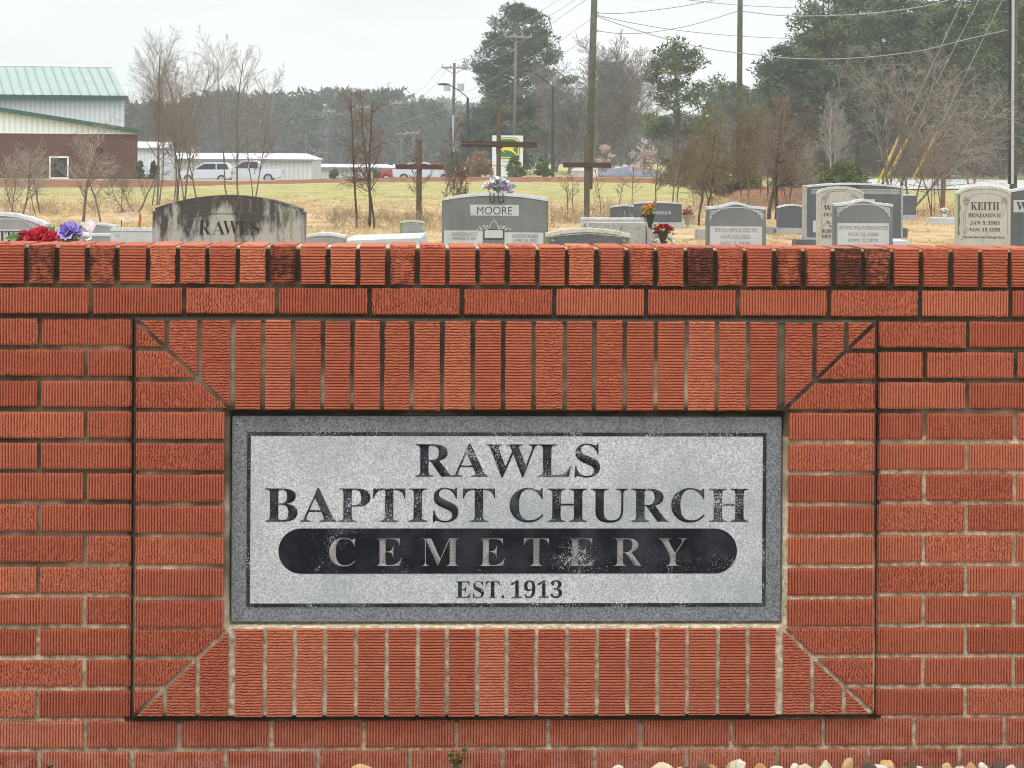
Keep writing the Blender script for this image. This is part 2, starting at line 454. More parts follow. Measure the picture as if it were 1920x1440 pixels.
def corner(ox, oz, ix, iz):
    """mitred corner between outer corner (ox, oz) and inner corner (ix, iz)"""
    sx_, sz_ = (1 if ix > ox else -1), (1 if iz > oz else -1)
    Sx, Sz = abs(ix - ox), abs(iz - oz); k = Sz / Sx; g = .0062
    for c in range(3):
        a0, a1 = c * Sx / 3 + .0045, (c + 1) * Sx / 3 - .0045
        tn, rg = .1 + .4 * rng.rand(), .55 + .45 * rng.rand()
        # upright pieces, ribs running along x
        b1 = (a1 - g) * k
        if b1 > .012:
            sur.patch(.004, b1, lambda b, a0=a0: np.maximum(a0, b / k + g), lambda b, a1=a1: np.full_like(b, a1),
                      lambda U, V, d: np.stack([ox + sx_ * V, yf + d, oz + sz_ * U], -1), tn, .12, rg)
        b0, b1 = c * Sz / 3 + .0045, (c + 1) * Sz / 3 - .0045
        a1 = b1 / k - g
        if a1 > .012:
            sur.patch(.005, a1, lambda a, b0=b0: np.maximum(b0, (a + g) * k), lambda a, b1=b1: np.full_like(a, b1),
                      lambda U, V, d: np.stack([ox + sx_ * U, yf + d, oz + sz_ * V], -1), tn, .12, rg)
corner(FXL, FZT, IXL + .008, IZT); corner(FXR, FZT, IXR - .008, IZT); corner(FXL, FZB, IXL + .008, IZB); corner(FXR, FZB, IXR - .008, IZB)
sur.build('sign_surround', M_BRICK, wall)

# mortar: one height field behind the brick faces
gx = np.arange(XL + .003, XR - .003, .0036); gz = np.arange(-.05, CZ1 - .006, .0036)
GX, GZ = np.meshgrid(gx, gz, indexing='ij')
inF = (GX > FXL - .001) & (GX < FXR + .001) & (GZ > FZB + .0005) & (GZ < FZT - .0005)
inI = (GX > IXL + .0035) & (GX < IXR - .003) & (GZ > IZB + .001) & (GZ < IZT - .004)
Y = np.where(inF, -PF + .0088, .0096)
Y = np.where(inI, .022, Y)
Y = Y + .0028 * (fbm(GX * 90, GZ * 90, 3) - .5) + .0035 * (fbm(GX * 14, GZ * 30, 2) - .5)
st = blackening(GX, GZ)
nx, nz_ = GX.shape; idx = np.arange(nx * nz_).reshape(nx, nz_)
q = np.stack([idx[:-1, :-1], idx[1:, :-1], idx[1:, 1:], idx[:-1, 1:]], -1).reshape(-1, 4)
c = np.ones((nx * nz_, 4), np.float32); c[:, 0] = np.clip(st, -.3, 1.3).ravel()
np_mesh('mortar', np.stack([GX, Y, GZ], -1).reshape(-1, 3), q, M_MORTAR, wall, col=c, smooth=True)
# body of the wall, with its top bed and rear face
mb = MB(); mb.box(XL + .004, XR - .004, .03, .19, -.05, CZ0 - .006); mb.box(XL + .01, XR - .01, .012, .186, CZ0 - .006, CZ1 - .005)
core = mb.build('core', M_MORTAR, wall)

# --- granite plaque
PX0, PX1 = Xc(434, 970), Xc(1465, 970); PZ0, PZ1 = Zc(1166), Zc(781)
M_GB = granite('grey granite border', (0.06, 0.067, 0.074), (0.25, 0.275, 0.295), 300, 0.6, amt=0.12)
t = NT('frosted granite field'); v = t.coord()
f = t.noise(v, 300, 2, 0.75)
col = t.ramp(f, [(0.36, (0.29, 0.31, 0.33)), (0.5, (0.44, 0.465, 0.49)), (0.62, (0.64, 0.67, 0.70))])
cl = t.noise(v, 4.5, 4, 0.6)
col = t.mix(t.ramp(cl, [(0.42, 0.0), (0.70, 0.75)]), col, (0.27, 0.30, 0.325))
M_GF = t.done(col, 0.75, bump=f, bstr=0.25, bdist=0.0008, spec=0.3)
def worn_dark(name, loc=None, lowth=0.50, base=(0.006, 0.009, 0.016), haze=(.06, .072, .09)):
    """polished dark stone whose polish has flaked to pale grains"""
    t = NT(name); v = t.coord()
    col = t.mix(t.ramp(t.noise(v, 11, 4, 0.6), [(0.45, 0.0), (0.75, 0.55)]), base, haze)
    fl = t.noise(v, 300, 3, 0.75); lm = t.noise(v, 8, 4, 0.65)
    k = t.math('ADD', t.math('MULTIPLY', fl, 0.55), t.math('MULTIPLY', lm, 0.45))
    if loc is not None:
        vd = t.n('ShaderNodeVectorMath', operation='DISTANCE')
        nn = t.n('ShaderNodeTexNoise', Scale=16.0, Detail=4.0, Roughness=.7); t.l(v, nn.inputs['Vector'])
        wv = t.n('ShaderNodeVectorMath', operation='MULTIPLY_ADD'); t.l(nn.outputs['Color'], wv.inputs[0]); wv.inputs[1].default_value = (.11, 0, .09); wv.inputs[2].default_value = (-.055, 0, -.045)
        ad = t.n('ShaderNodeVectorMath', operation='ADD'); t.l(v, ad.inputs[0]); t.l(wv.outputs[0], ad.inputs[1]); t.l(ad.outputs[0], vd.inputs[0]); vd.inputs[1].default_value = loc
        mr_ = t.n('ShaderNodeMapRange', **{'From Min': 0.0, 'From Max': 0.07, 'To Min': 0.12, 'To Max': 0.0}); t.l(vd.outputs['Value'], mr_.inputs['Value'])
        k = t.math('ADD', k, mr_.outputs[0])
    col = t.mix(t.ramp(k, [(lowth, 0.0), (lowth + 0.07, 0.9)]), col, (0.60, 0.62, 0.64))
    return t.done(col, t.ramp(k, [(lowth, 0.22), (lowth + .1, 0.7)]), spec=0.15)
M_LET = worn_dark('worn polished lettering', None, 0.55, (.016, .020, .027), (.115, .13, .15))
bxp = Xc(1085, 1050); bzp = Zc(1058)
M_BAN = worn_dark('polished banner stone', (bxp, 0.0, bzp), 0.60)
M_BANLET = granite('etched banner letters', (0.09, 0.092, 0.092), (0.34, 0.345, 0.34), 300, 0.7)
yp = 0.002
plq = MB().box(PX0, PX1, yp, yp + .03, PZ0, PZ1).build('granite_plaque', M_GB, wall, bevel=.0015)
bx0, bx1, bz0, bz1 = Xc(462.5, 970), Xc(1436.5, 970), Zc(1138), Zc(811); lw = .0080
mb = MB()
for (x0, x1, z0, z1) in ((bx0, bx1, bz1 - lw, bz1), (bx0, bx1, bz0, bz0 + lw), (bx0, bx0 + lw, bz0 + lw, bz1 - lw), (bx1 - lw, bx1, bz0 + lw, bz1 - lw)):
    mb.box(x0, x1, yp - .0012, yp + .001, z0, z1)
mb.build('border_line', M_LET, plq)
MB().box(bx0 + lw, bx1 - lw, yp - .0005, yp + .001, bz0 + lw, bz1 - lw).build('frosted_field', M_GF, plq)
def sign_line(s, x0, x1, y0, y1, mat, y=yp - .0005, depth=.0009, space=1.0, thin=0.0):
    pm = (y0 + y1) / 2
    return text_mesh('lettering', s, (Xc(x0, pm) + Xc(x1, pm)) / 2, Zc(y1), Xc(x1, pm) - Xc(x0, pm), Zc(y0) - Zc(y1), y, depth, mat, plq, space=space, thin=thin)
sign_line('RAWLS', 779, 1125, 833, 894, M_LET, thin=-0.004)
sign_line('BAPTIST CHURCH', 497, 1403, 916, 978.5, M_LET, space=1.03, thin=-0.004)
sign_line('EST. 1913', 855, 1054, 1090, 1121, M_LET, thin=-0.006)
px0, px1, pz0, pz1 = Xc(522, 1033), Xc(1382, 1033), Zc(1075.5), Zc(991)
r_ = (pz1 - pz0) / 2
pts = [(px0 + r_ + r_ * math.cos(a_), pz0 + r_ + r_ * math.sin(a_)) for a_ in np.linspace(math.pi / 2, 3 * math.pi / 2, 18)]
pts += [(px1 - r_ + r_ * math.cos(a_), pz0 + r_ + r_ * math.sin(a_)) for a_ in np.linspace(-math.pi / 2, math.pi / 2, 18)]
MB().prism(pts, yp - .0014, yp - .0004).build('banner', M_BAN, plq)
sign_line('CEMETERY', 617, 1288, 1009, 1062, M_BANLET, y=yp - .0014, depth=.0006, space=1.75, thin=-0.012)
# ================================================================== ground, bank, road
def gh(X, Y):
    X = np.asarray(X, float); Y = np.asarray(Y, float)
    w_ = np.clip((14 - X) / 16, 0, 1); w_ = w_ * w_ * (3 - 2 * w_)
    return -1.0 * w_ * np.clip((Y - 118) / 57, 0, 1)
ys = np.concatenate([np.linspace(-14, 0, 15), np.linspace(0.5, 60, 120), np.linspace(61, 200, 90), np.geomspace(205, 1300, 24)])
xs = np.concatenate([-np.geomspace(900, 42, 20), np.linspace(-40, 40, 161), np.geomspace(42, 900, 20)])
GX2, GY2 = np.meshgrid(xs, ys, indexing='ij')
GZ2 = .03 * (fbm(GX2 * .9 + 40, GY2 * .9 + 90, 3) - .5) * np.clip((GY2 - 8) / 10, 0, 1) + gh(GX2, GY2)
n1_, n2_ = GX2.shape; idx = np.arange(n1_ * n2_).reshape(n1_, n2_)
q = np.stack([idx[:-1, :-1], idx[1:, :-1], idx[1:, 1:], idx[:-1, 1:]], -1).reshape(-1, 4)
t = NT('winter grass'); v = t.coord()
sx = t.n('ShaderNodeSeparateXYZ'); t.l(v, sx.inputs[0])
v2 = t.coord(scale=(1, .25, 1))
yw = t.math('ADD', sx.outputs['Y'], t.math('MULTIPLY', t.math('SUBTRACT', t.noise(v2, .22, 4), .5), 26.0))
def mrng(x, a, b, c=0.0, d=1.0):
    m = t.n('ShaderNodeMapRange', **{'From Min': a, 'From Max': b, 'To Min': c, 'To Max': d}); t.l(x, m.inputs['Value']); return m.outputs[0]
straw = t.ramp(t.noise(v2, 2.2, 6, 0.7), [(0.3, (0.30, 0.20, 0.10)), (0.5, (0.52, 0.37, 0.20)), (0.7, (0.68, 0.53, 0.33))])
green = t.ramp(t.noise(v2, 1.1, 6, 0.7), [(0.3, (0.25, 0.24, 0.085)), (0.55, (0.40, 0.375, 0.155)), (0.72, (0.54, 0.47, 0.25))])
col = t.mix(mrng(yw, 52, 74, 0, .95), straw, green)
col = t.mix(t.ramp(t.noise(v2, .8, 5, .65), [(.55, 0.0), (.75, .55)]), col, (0.46, 0.33, 0.16))
col = t.mix(t.ramp(t.noise(v, 9, 4, .7), [(.35, .5), (.55, 0.0)]), col, (0.13, 0.095, 0.04))
M_GRASS = t.done(col, 0.95, bump=t.noise(v, 24, 4, 0.7), bstr=0.7, bdist=0.05, spec=0.05)
gnd = np_mesh('ground', np.stack([GX2, GY2, GZ2], -1).reshape(-1, 3), q, M_GRASS, smooth=True); tag(gnd, 'dormant straw coloured grass with greener field', 'ground', kind='structure')

# planting bed in front of the wall
M_BED = simple('bed soil', (0.13, 0.095, 0.06), 0.95, .5, 40, bump=.6, bdist=.01)
bx = np.linspace(-3.2, 3.3, 200); by = np.linspace(-1.1, .004, 40)
BX, BY = np.meshgrid(bx, by, indexing='ij')
BZ = .012 + .012 * fbm(BX * 9, BY * 9, 3)
idx = np.arange(BX.size).reshape(BX.shape)
q = np.stack([idx[:-1, :-1], idx[1:, :-1], idx[1:, 1:], idx[:-1, 1:]], -1).reshape(-1, 4)
tag(np_mesh('planting_bed', np.stack([BX, BY, BZ], -1).reshape(-1, 3), q, M_BED, smooth=True), 'soil bed along the wall foot', 'bed', kind='structure')

# mulch bank running between the field and the road
bank = [(-260, 90, 14, .18), (0, 90, 15, .18), (270, 92, 16, .16), (450, 103, 14, .03), (600, 110, 13, .08), (750, 117, 9, .18), (900, 121, 9, .21), (1240, 120, 10, .21), (1310, 92, 22, .22), (1400, 66, 36, .26), (1500, 58, 34, .24), (1590, 56, 14, .12), (1640, 56, 8, .02)]
V = []; nb = 26
cs = np.linspace(0, 1, 240); bp = np.array(bank)
tt = np.linspace(0, 1, len(bank))
px_ = np.interp(cs, tt, bp[:, 0]); zz_ = np.interp(cs, tt, bp[:, 1]); ww_ = np.interp(cs, tt, bp[:, 2]); hh_ = np.interp(cs, tt, bp[:, 3])
k_ = np.ones(15) / 15
zz_ = np.convolve(np.pad(zz_, 7, 'edge'), k_, 'valid')
for i in range(240):
    wd = ww_[i]
    for j in range(nb):
        s_ = j / (nb - 1); p = G(px_[i] , zz_[i] + s_ * wd)
        prof = min(1, s_ * 3.2) * min(1, (1 - s_) * 4 + .02); prof = prof * prof * (3 - 2 * prof)
        h = (hh_[i] + .02) * prof * (.85 + .3 * fbm(p[0] * .5, p[1] * .5, 2)) + .04 * prof * (fbm(p[0] * 1.2, p[1] * 1.2, 2) - .5) - .02 + float(gh(p[0], p[1]))
        V.append((p[0], p[1], h))
idx = np.arange(240 * nb).reshape(240, nb)
q = np.stack([idx[:-1, :-1], idx[1:, :-1], idx[1:, 1:], idx[:-1, 1:]], -1).reshape(-1, 4)
t = NT('pine straw mulch'); v = t.coord()
col = t.ramp(t.noise(v, 2.2, 6, 0.75), [(0.3, (0.10, 0.045, 0.028)), (0.52, (0.235, 0.105, 0.062)), (0.72, (0.36, 0.20, 0.12))])
M_MULCH = t.done(col, .95, bump=t.noise(v, 9, 5, .7), bstr=.8, bdist=.08, spec=.05)
tag(np_mesh('mulch_bank', V, q, M_MULCH, smooth=True), 'low bank of reddish brown pine straw beyond the field', 'bank', kind='structure')

def sheet(name, pts, z, mat, label, cat):
    me = bpy.data.meshes.new(name); me.from_pydata([(float(p[0]), float(p[1]), z) for p in pts], [], [tuple(range(len(pts)))])
    me.materials.append(mat); o = link(bpy.data.objects.new(name, me)); tag(o, label, cat, kind='structure'); return o
M_ROAD = simple('pale worn asphalt', (0.40, 0.40, 0.39), .9, .12, 1.5)
M_YEL = simple('road paint', (0.62, 0.46, 0.10), .7, .1, 3)
M_WLINE = simple('white road paint', (0.75, 0.75, 0.73), .7, .08, 3)
M_CONC = simple('pale concrete', (0.52, 0.51, 0.48), .9, .12, 5)
M_VERGE = simple('green verge', (0.24, 0.235, 0.085), .95, .3, .7)
sheet('road', [G(1610, 99), G(1800, 101), G(2300, 96), G(2300, 148), G(1640, 148), G(1560, 120)], .045, M_ROAD, 'pale asphalt road crossing behind the graves', 'road')
sheet('centre_line', [G(1640, 133), G(2300, 130), G(2300, 133), G(1640, 136)], .05, M_YEL, 'yellow line along the road', 'road marking')
sheet('edge_line', [G(1612, 100.5), G(1800, 102.5), G(2300, 98), G(2300, 99.4), G(1800, 104), G(1612, 102)], .05, M_WLINE, 'white edge line of the road', 'road marking')
sheet('verge', [G(1560, 149), G(2400, 149), G(2400, 190), G(1560, 190)], .05, M_VERGE, 'green verge beyond the road', 'verge')
V = []
for px in np.linspace(120, 900, 30):
    for Z in np.linspace(136, 236, 24):
        p = G(px, Z); V.append((p[0], p[1], float(gh(p[0], p[1])) + .035))
idx = np.arange(30 * 24).reshape(30, 24)
tag(np_mesh('yard', V, np.stack([idx[:-1, :-1], idx[1:, :-1], idx[1:, 1:], idx[:-1, 1:]], -1).reshape(-1, 4), simple('yard asphalt', (.2, .2, .2), .9, .15, 1)), 'asphalt yard by the pale sheds', 'yard', kind='structure')

# ================================================================== headstones
M_GREY = granite('grey granite', (0.12, 0.127, 0.132), (0.33, 0.345, 0.35), 240)
M_MID = granite('mid grey granite', (0.075, 0.083, 0.083), (0.20, 0.213, 0.213), 200)
M_DARK = granite('blue grey granite', (0.045, 0.053, 0.060), (0.115, 0.13, 0.14), 150)
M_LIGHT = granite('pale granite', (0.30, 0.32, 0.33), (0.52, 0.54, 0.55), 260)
M_PANEL = granite('polished pale panel', (0.30, 0.315, 0.32), (0.50, 0.52, 0.525), 260, .4)
M_WARM = granite('old warm marble', (0.30, 0.295, 0.255), (0.47, 0.46, 0.40), 160, .8, [((0.20, 0.215, 0.14), 7, .56), ((0.22, 0.21, 0.18), 15, .6)])
M_MOSS = granite('mossy old marble', (0.27, 0.29, 0.20), (0.44, 0.45, 0.36), 140, .85, [((0.135, 0.175, 0.06), 5, .46)])
M_ROUGH = granite('rock pitched edge', (0.24, 0.235, 0.215), (0.38, 0.375, 0.35), 40, .95, [((0.13, 0.12, 0.10), 13, .58)])
M_INC = simple('dark inscription', (0.055, 0.058, 0.058), .8, .1)
M_INCW = simple('faded inscription', (0.26, 0.27, 0.265), .8, .2, 30)
M_INCL = simple('pale carving', (0.44, 0.455, 0.46), .8, .1)
M_BASE = granite('stone base', (0.20, 0.20, 0.195), (0.42, 0.42, 0.41), 120, .9)
t = NT('blackened marble'); v = t.coord()
vs = t.coord(scale=(1, 1, .28))
col = t.ramp(t.noise(v, 150, 3, .7), [(.35, (.22, .22, .20)), (.65, (.47, .465, .44))])
sx = t.n('ShaderNodeSeparateXYZ'); t.l(v, sx.inputs[0])
hz_ = mrng(sx.outputs['Z'], .58, 1.06, -.07, .20)
side_ = mrng(t.math('ABSOLUTE', sx.outputs['X']), .25, .55, 0, -.05)
pd = t.n('ShaderNodeVectorMath', operation='DISTANCE'); t.l(v, pd.inputs[0]); pd.inputs[1].default_value = (-.09, 0, .83)
kk = t.math('ADD', t.math('ADD', t.math('ADD', t.noise(vs, 5.5, 6, .72), hz_), side_), mrng(pd.outputs['Value'], .04, .22, -.13, 0))
col = t.mix(t.ramp(kk, [(.475, 0.0), (.58, .92)]), col, (.045, .041, .037))
ly = t.noise(vs, 7.0, 5, .7)
col = t.mix(t.ramp(ly, [(.53, 0.0), (.63, .7)]), col, (.15, .165, .085))
col = t.mix(t.ramp(t.noise(v, 90, 3, .7), [(.62, 0.0), (.7, .7)]), col, (.47, .46, .43))
M_STAIN = t.done(col, .9, bump=t.noise(v, 110, 4, .7), bstr=.5, bdist=.004, spec=.1)

def outline(shape, w, h):
    """front outline of a tablet, x in -w/2..w/2, z in 0..h"""
    n = 20; xs_ = np.linspace(-1, 1, 2 * n + 1)
    if shape == 'flat': top = np.zeros_like(xs_)
    elif shape == 'arch': top = -.115 * h * xs_ ** 2
    elif shape == 'gentle': top = -.055 * h * xs_ ** 2
    elif shape == 'serp': top = np.where(np.abs(xs_) < .62, -.13 * w * .5 * (1 - np.cos(np.pi * xs_ / .62)) * .5 * 1.0, -.13 * w * .5 * (1 + 0 * xs_)) - .02 * w * np.clip((np.abs(xs_) - .62) / .38, 0, 1)
    elif shape == 'round': top = -.22 * w * (1 - np.sqrt(np.clip(1 - (np.abs(xs_) * .93) ** 2.6, 0, 1)))
    elif shape == 'tent': top = -.07 * h * np.abs(xs_) ** 1.5
    elif shape == 'left_fall': top = -.10 * h * np.clip((xs_ + .2) / 1.2, 0, 1) ** 1.6
    pts = [(-w / 2, 0)] + [(x * w / 2, h + tz) for x, tz in zip(xs_, top)] + [(w / 2, 0)]
    return pts
stones = {}
def stone(key, px0, px1, top, Z, shape, mat, label, thick=.16, base=True, rot=0.0, rough=None, hfrac=None, group=None, bevel=.006):
    """headstone whose front spans pixel columns px0..px1 and whose crest shows at row top, at depth Z"""
    m = mpp(Z); w_ = (px1 - px0) * m; c = G((px0 + px1) / 2, Z)
    ztop = P((px0 + px1) / 2, top, Z)[2]; bh = .12 if base else 0.0
    root = empty('headstone', (c[0], c[1], 0), -YAW + rot)
    tag(root, label, 'headstone', group)
    h = ztop - bh
    pts = outline(shape, w_, h)
    b = MB().prism([(x, z + bh) for x, z in pts], 0, thick)
    tb = b.build('tablet', mat, root, bevel=bevel)
    if rough is not None:
        # rock pitched sides: a slightly wider, roughened slab behind the polished face
        pr = [(x * 1.04, z + bh + (.012 if z > .02 else 0)) for x, z in pts]
        V_ = MB().prism(pr, .012, thick - .012); bm = bmesh.new(); me = bpy.data.meshes.new('rough_edge'); me.from_pydata(V_.v, [], V_.f); bm.from_mesh(me)
        bmesh.ops.subdivide_edges(bm, edges=[e for e in bm.edges], cuts=2)
        for vv in bm.verts:
            vv.co += Vector((.012 * (random.random() - .5), .008 * (random.random() - .5), .012 * (random.random() - .5)))
        bm.to_mesh(me); bm.free(); me.materials.append(rough); link(bpy.data.objects.new('rough_edge', me), root)
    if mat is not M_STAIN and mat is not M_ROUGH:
        # unpolished, rock pitched top; its paler colour also stands in for sky light
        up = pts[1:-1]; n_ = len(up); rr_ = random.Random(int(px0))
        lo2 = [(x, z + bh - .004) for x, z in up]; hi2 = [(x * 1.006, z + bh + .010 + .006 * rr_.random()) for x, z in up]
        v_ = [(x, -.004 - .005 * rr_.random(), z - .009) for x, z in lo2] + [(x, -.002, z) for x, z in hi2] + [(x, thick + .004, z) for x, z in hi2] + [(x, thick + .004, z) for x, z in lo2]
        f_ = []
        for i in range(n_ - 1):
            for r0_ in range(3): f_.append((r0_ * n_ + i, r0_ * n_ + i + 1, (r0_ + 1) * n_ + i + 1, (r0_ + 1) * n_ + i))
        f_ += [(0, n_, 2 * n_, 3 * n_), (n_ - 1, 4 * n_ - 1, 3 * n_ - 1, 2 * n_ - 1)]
        MB().add(v_, f_).build('lit_pitched_top', M_LIGHT if mat not in (M_WARM, M_MOSS) else M_WARM, root)
    ov_ = .12 if Z < 30 else .03
    if base:
        MB().box(-w_ / 2 - ov_, w_ / 2 + ov_, -.09, thick + .09, -.06, bh + .002).build('base', M_BASE, root, bevel=.012)
    stones[key] = (root, m, (px0 + px1) / 2, ztop, top, w_, thick, bh)
    return root
def on(key, px, py):
    root, m, pc, zt, top, w_, th, bh = stones[key]
    return (px - pc) * m, zt - (py - top) * m
def panel(key, name, x0, x1, y0, y1, mat, pr=.003, rnd=0):
    a_, b_ = on(key, x0, y1), on(key, x1, y0)
    mb = MB().box(a_[0], b_[0], -pr, .004, a_[1], b_[1])
    return mb.build(name, mat, stones[key][0], bevel=.0015)
def words(key, s, x0, x1, y0, y1, mat, pr=.003, thin=0.0, serif=True, parent=None):
    a_, b_ = on(key, x0, y1), on(key, x1, y0)
    return text_mesh('lettering', s, (a_[0] + b_[0]) / 2, a_[1], b_[0] - a_[0], b_[1] - a_[1], -pr, .002, mat, stones[key][0] if parent is None else parent, serif=serif, thin=thin)
def shape_on(key, name, pts, mat, pr=.004, parent=None):
    q_ = [on(key, x, y) for x, y in pts]
    return MB().prism(q_, -pr, .003).build(name, mat, stones[key][0] if parent is None else parent)
def strip(key, name, pts, wpx, mat, pr=.003):
    """carved band following pixel points on the face"""
    mb = MB(); q_ = [on(key, x, y) for x, y in pts]; wd = wpx * stones[key][1] / 2
    L_, R_ = [], []
    for i, (x, z) in enumerate(q_):
        x0, z0 = q_[max(i - 1, 0)]; x1, z1 = q_[min(i + 1, len(q_) - 1)]
        d = Vector((x1 - x0, z1 - z0)).normalized(); L_.append((x - d.y * wd, z + d.x * wd)); R_.append((x + d.y * wd, z - d.x * wd))
    n = len(q_)
    v_ = [(x, -pr, z) for x, z in L_ + R_] + [(x, .002, z) for x, z in L_ + R_]
    f_ = [(i, i + 1, n + i + 1, n + i) for i in range(n - 1)] + [(2 * n + i, i, i + 1, 2 * n + i + 1) for i in range(n - 1)] + [(n + i, 3 * n + i, 3 * n + i + 1, n + i + 1) for i in range(n - 1)]
    mb.add(v_, f_); return mb.build(name, mat, stones[key][0])
def blobs(key, name, pts, rpx, mat, pr=.006):
    """small carved leaves and petals"""
    mb = MB(); m = stones[key][1]
    for k, (x, y) in enumerate(pts):
        cx_, cz_ = on(key, x, y); r0 = rpx * m * (.75 + .5 * random.random()); an = random.random() * 3.14
        o_ = []
        for j in range(9):
            a_ = 2 * math.pi * j / 9; ex, ez = r0 * 1.35 * math.cos(a_), r0 * .62 * math.sin(a_)
            o_.append((cx_ + ex * math.cos(an) - ez * math.sin(an), cz_ + ex * math.sin(an) + ez * math.cos(an)))
        mb.prism(o_, -pr - .0004 * k, .002)
    return mb.build(name, mat, stones[key][0])
random.seed(5)

# far left double stone with a carved vine
stone('ll', -92, 88, 402, 19, 'arch', M_GREY, 'grey headstone with carved vine, cut by the left edge of the photo', .18)
strip('ll', 'carved_band', [(-60, 412), (20, 410), (48, 413), (56, 420), (64, 425), (76, 426), (80, 419), (70, 417)], 2.2, M_INCL)
blobs('ll', 'carved_vine', [(60, 418), (64, 421), (68, 418), (72, 422), (76, 420), (66, 424), (79, 423)], 1.6, M_INCL)
panel('ll', 'name_panel', -70, 74, 430, 470, M_PANEL)
words('ll', 'ITT', 1, 42, 433, 455, M_INC, pr=.004)
stone('l2', 150, 218, 420, 30, 'left_fall', M_GREY, 'grey headstone with a sloping top, behind the purple bloom', .2)
strip('l2', 'carved_line', [(171, 452), (171, 432), (174, 427), (178, 427)], 1.2, M_INC)
stone('l2b', 162, 208, 441, 27, 'flat', M_GREY, 'low pale stone slab just clearing the wall top', .3, base=False)
stone('l3', 208, 288, 430.5, 21, 'flat', M_LIGHT, 'bluish white flat topped marker left of the blackened stone', .12)
panel('l3', 'name_panel', 223, 283, 438, 470, M_PANEL)
blobs('l3', 'carved_leaves', [(217, 439), (221, 441), (224, 439), (219, 443)], 1.6, M_INCL)
M_BLK = simple('soot black inscription', (.035, .033, .031), .9)
# blackened stone
stone('rw', 286, 571, 366, 18, 'arch', M_STAIN, 'wide marble headstone blackened and streaked with lichen', .24, bevel=.02)
strip('rw', 'carved_line', [(352, 404), (360, 407), (400, 401), (440, 401), (475, 403)], 1.3, M_INC, .002)
for ch, x0, x1, y0 in (('R', 374, 396, 413), ('A', 399, 423, 414), ('W', 419, 449, 414), ('L', 450, 467, 414), ('S', 472, 487, 414)):
    words('rw', ch, x0, x1, y0, 440, M_BLK, pr=.002, thin=-.016)
stone('w1', 571, 648, 439.5, 24, 'gentle', M_GREY, 'pale curved slab low to the right of the blackened stone', .3, base=False)
# raised ledger slab
c = G(716, 26); zt = P(716, 446, 26)[2]
lw_ = empty('ledger_slab', (c[0], c[1], 0), -YAW); tag(lw_, 'long white ledger slab with stained edge, low behind the wall', 'grave slab')
m = mpp(26)
MB().prism([(-74 * m, zt - .16), (-74 * m, zt - .035), (74 * m, zt + .0), (76 * m, zt - .16)], 0, 1.9).build('slab', M_LIGHT, lw_, bevel=.01)
MB().box(-70 * m, 70 * m, .05, 1.85, -.05, zt - .165).build('base', M_BASE, lw_, bevel=.01)
stone('pt', 751, 797, 414.5, 34, 'tent', M_MOSS, 'small mossy marker with a pointed top beside the left cross', .14)
panel('pt', 'carved_panel', 756, 792, 420, 448, M_GREY)
blobs('pt', 'carved_flowers', [(763, 427), (768, 424), (774, 427), (780, 424), (785, 428)], 2.2, M_INCW)
words('pt', 'TOGETHER', 758, 790, 434, 439, M_INCW, pr=.005)
# wide stone with name panel and saddle flowers
stone('mo', 829, 1028, 364.5, 22, 'gentle', M_MID, 'wide grey headstone with white name panel and bouquet on top', .2, rot=-.03)
pn = panel('mo', 'name_panel', 882.5, 973.5, 384, 404.5, M_LIGHT)
words('mo', 'MOORE', 895, 961, 387, 402, M_INC, pr=.0035, serif=False, thin=-.012)
for x0, x1, a_, b_, s1, s2 in ((833.5, 906, 432.5, 470, 'JAMES MARCUS', 'FEBRUARY 22, 1927'), (947, 1020, 435.5, 470, 'JANIE LEE THOMAS', 'APRIL 18, 1931')):
    panel('mo', 'date_panel', x0, x1, a_, b_, M_LIGHT)
    words('mo', s1, x0 + 14, x1 - 10, a_ + 3.5, a_ + 9.5, M_INCW, pr=.0035)
    words('mo', s2, x0 + 16, x1 - 12, a_ + 12, a_ + 17.5, M_INCW, pr=.0035)
panel('mo', 'carved_book', 907.5, 945.5, 430, 449, M_INC, .004)
panel('mo', 'book_page', 909.5, 944, 431.5, 446.5, M_LIGHT, .006)
strip('mo', 'carved_arch', [(919, 429), (921, 421), (924, 416), (927, 413), (930, 416), (934, 421), (936, 429)], 1.4, M_INCL)
blobs('mo', 'carved_flowers', [(897, 430), (901, 427), (905, 429), (908, 424), (911, 428), (914, 424), (917, 427), (915, 430), (903, 431), (920, 424)], 2.0, M_INCL)
blobs('mo', 'carved_flowers', [(937, 428), (940, 424), (943, 428), (946, 425), (950, 429), (954, 428), (958, 430), (948, 431), (935, 424)], 2.0, M_INCL)
# low stones right of centre
stone('lo', 1024, 1183, 432, 17, 'gentle', M_MOSS, 'low wide stone with raised border, nearest right of centre', .2)
shape_on('lo', 'face_panel', [(1031, 470), (1031, 443), (1060, 439.5), (1104, 436), (1150, 440), (1178, 444), (1178, 470)], M_DARK, .003)
strip('lo', 'border', [(1030, 445), (1060, 441), (1104, 437.5), (1150, 441.5), (1179, 445)], 2.0, M_MOSS, .006)
for x in (1037, 1171): blobs('lo', 'rosette', [(x, 450), (x + 1, 451)], 2.4, M_INCW)
stone('lp', 1090, 1211, 410.5, 28, 'flat', M_LIGHT, 'pale flat topped stone with green tree carving', .2)
shape_on('lp', 'carved_tree', [(1090.5, 431), (1093, 427), (1096, 421), (1097.5, 418), (1099, 421), (1103, 431)], simple('green carving', (.17, .21, .11)), .003)
words('lp', 'PARTNERS', 1141, 1192, 416, 419, M_INCW)
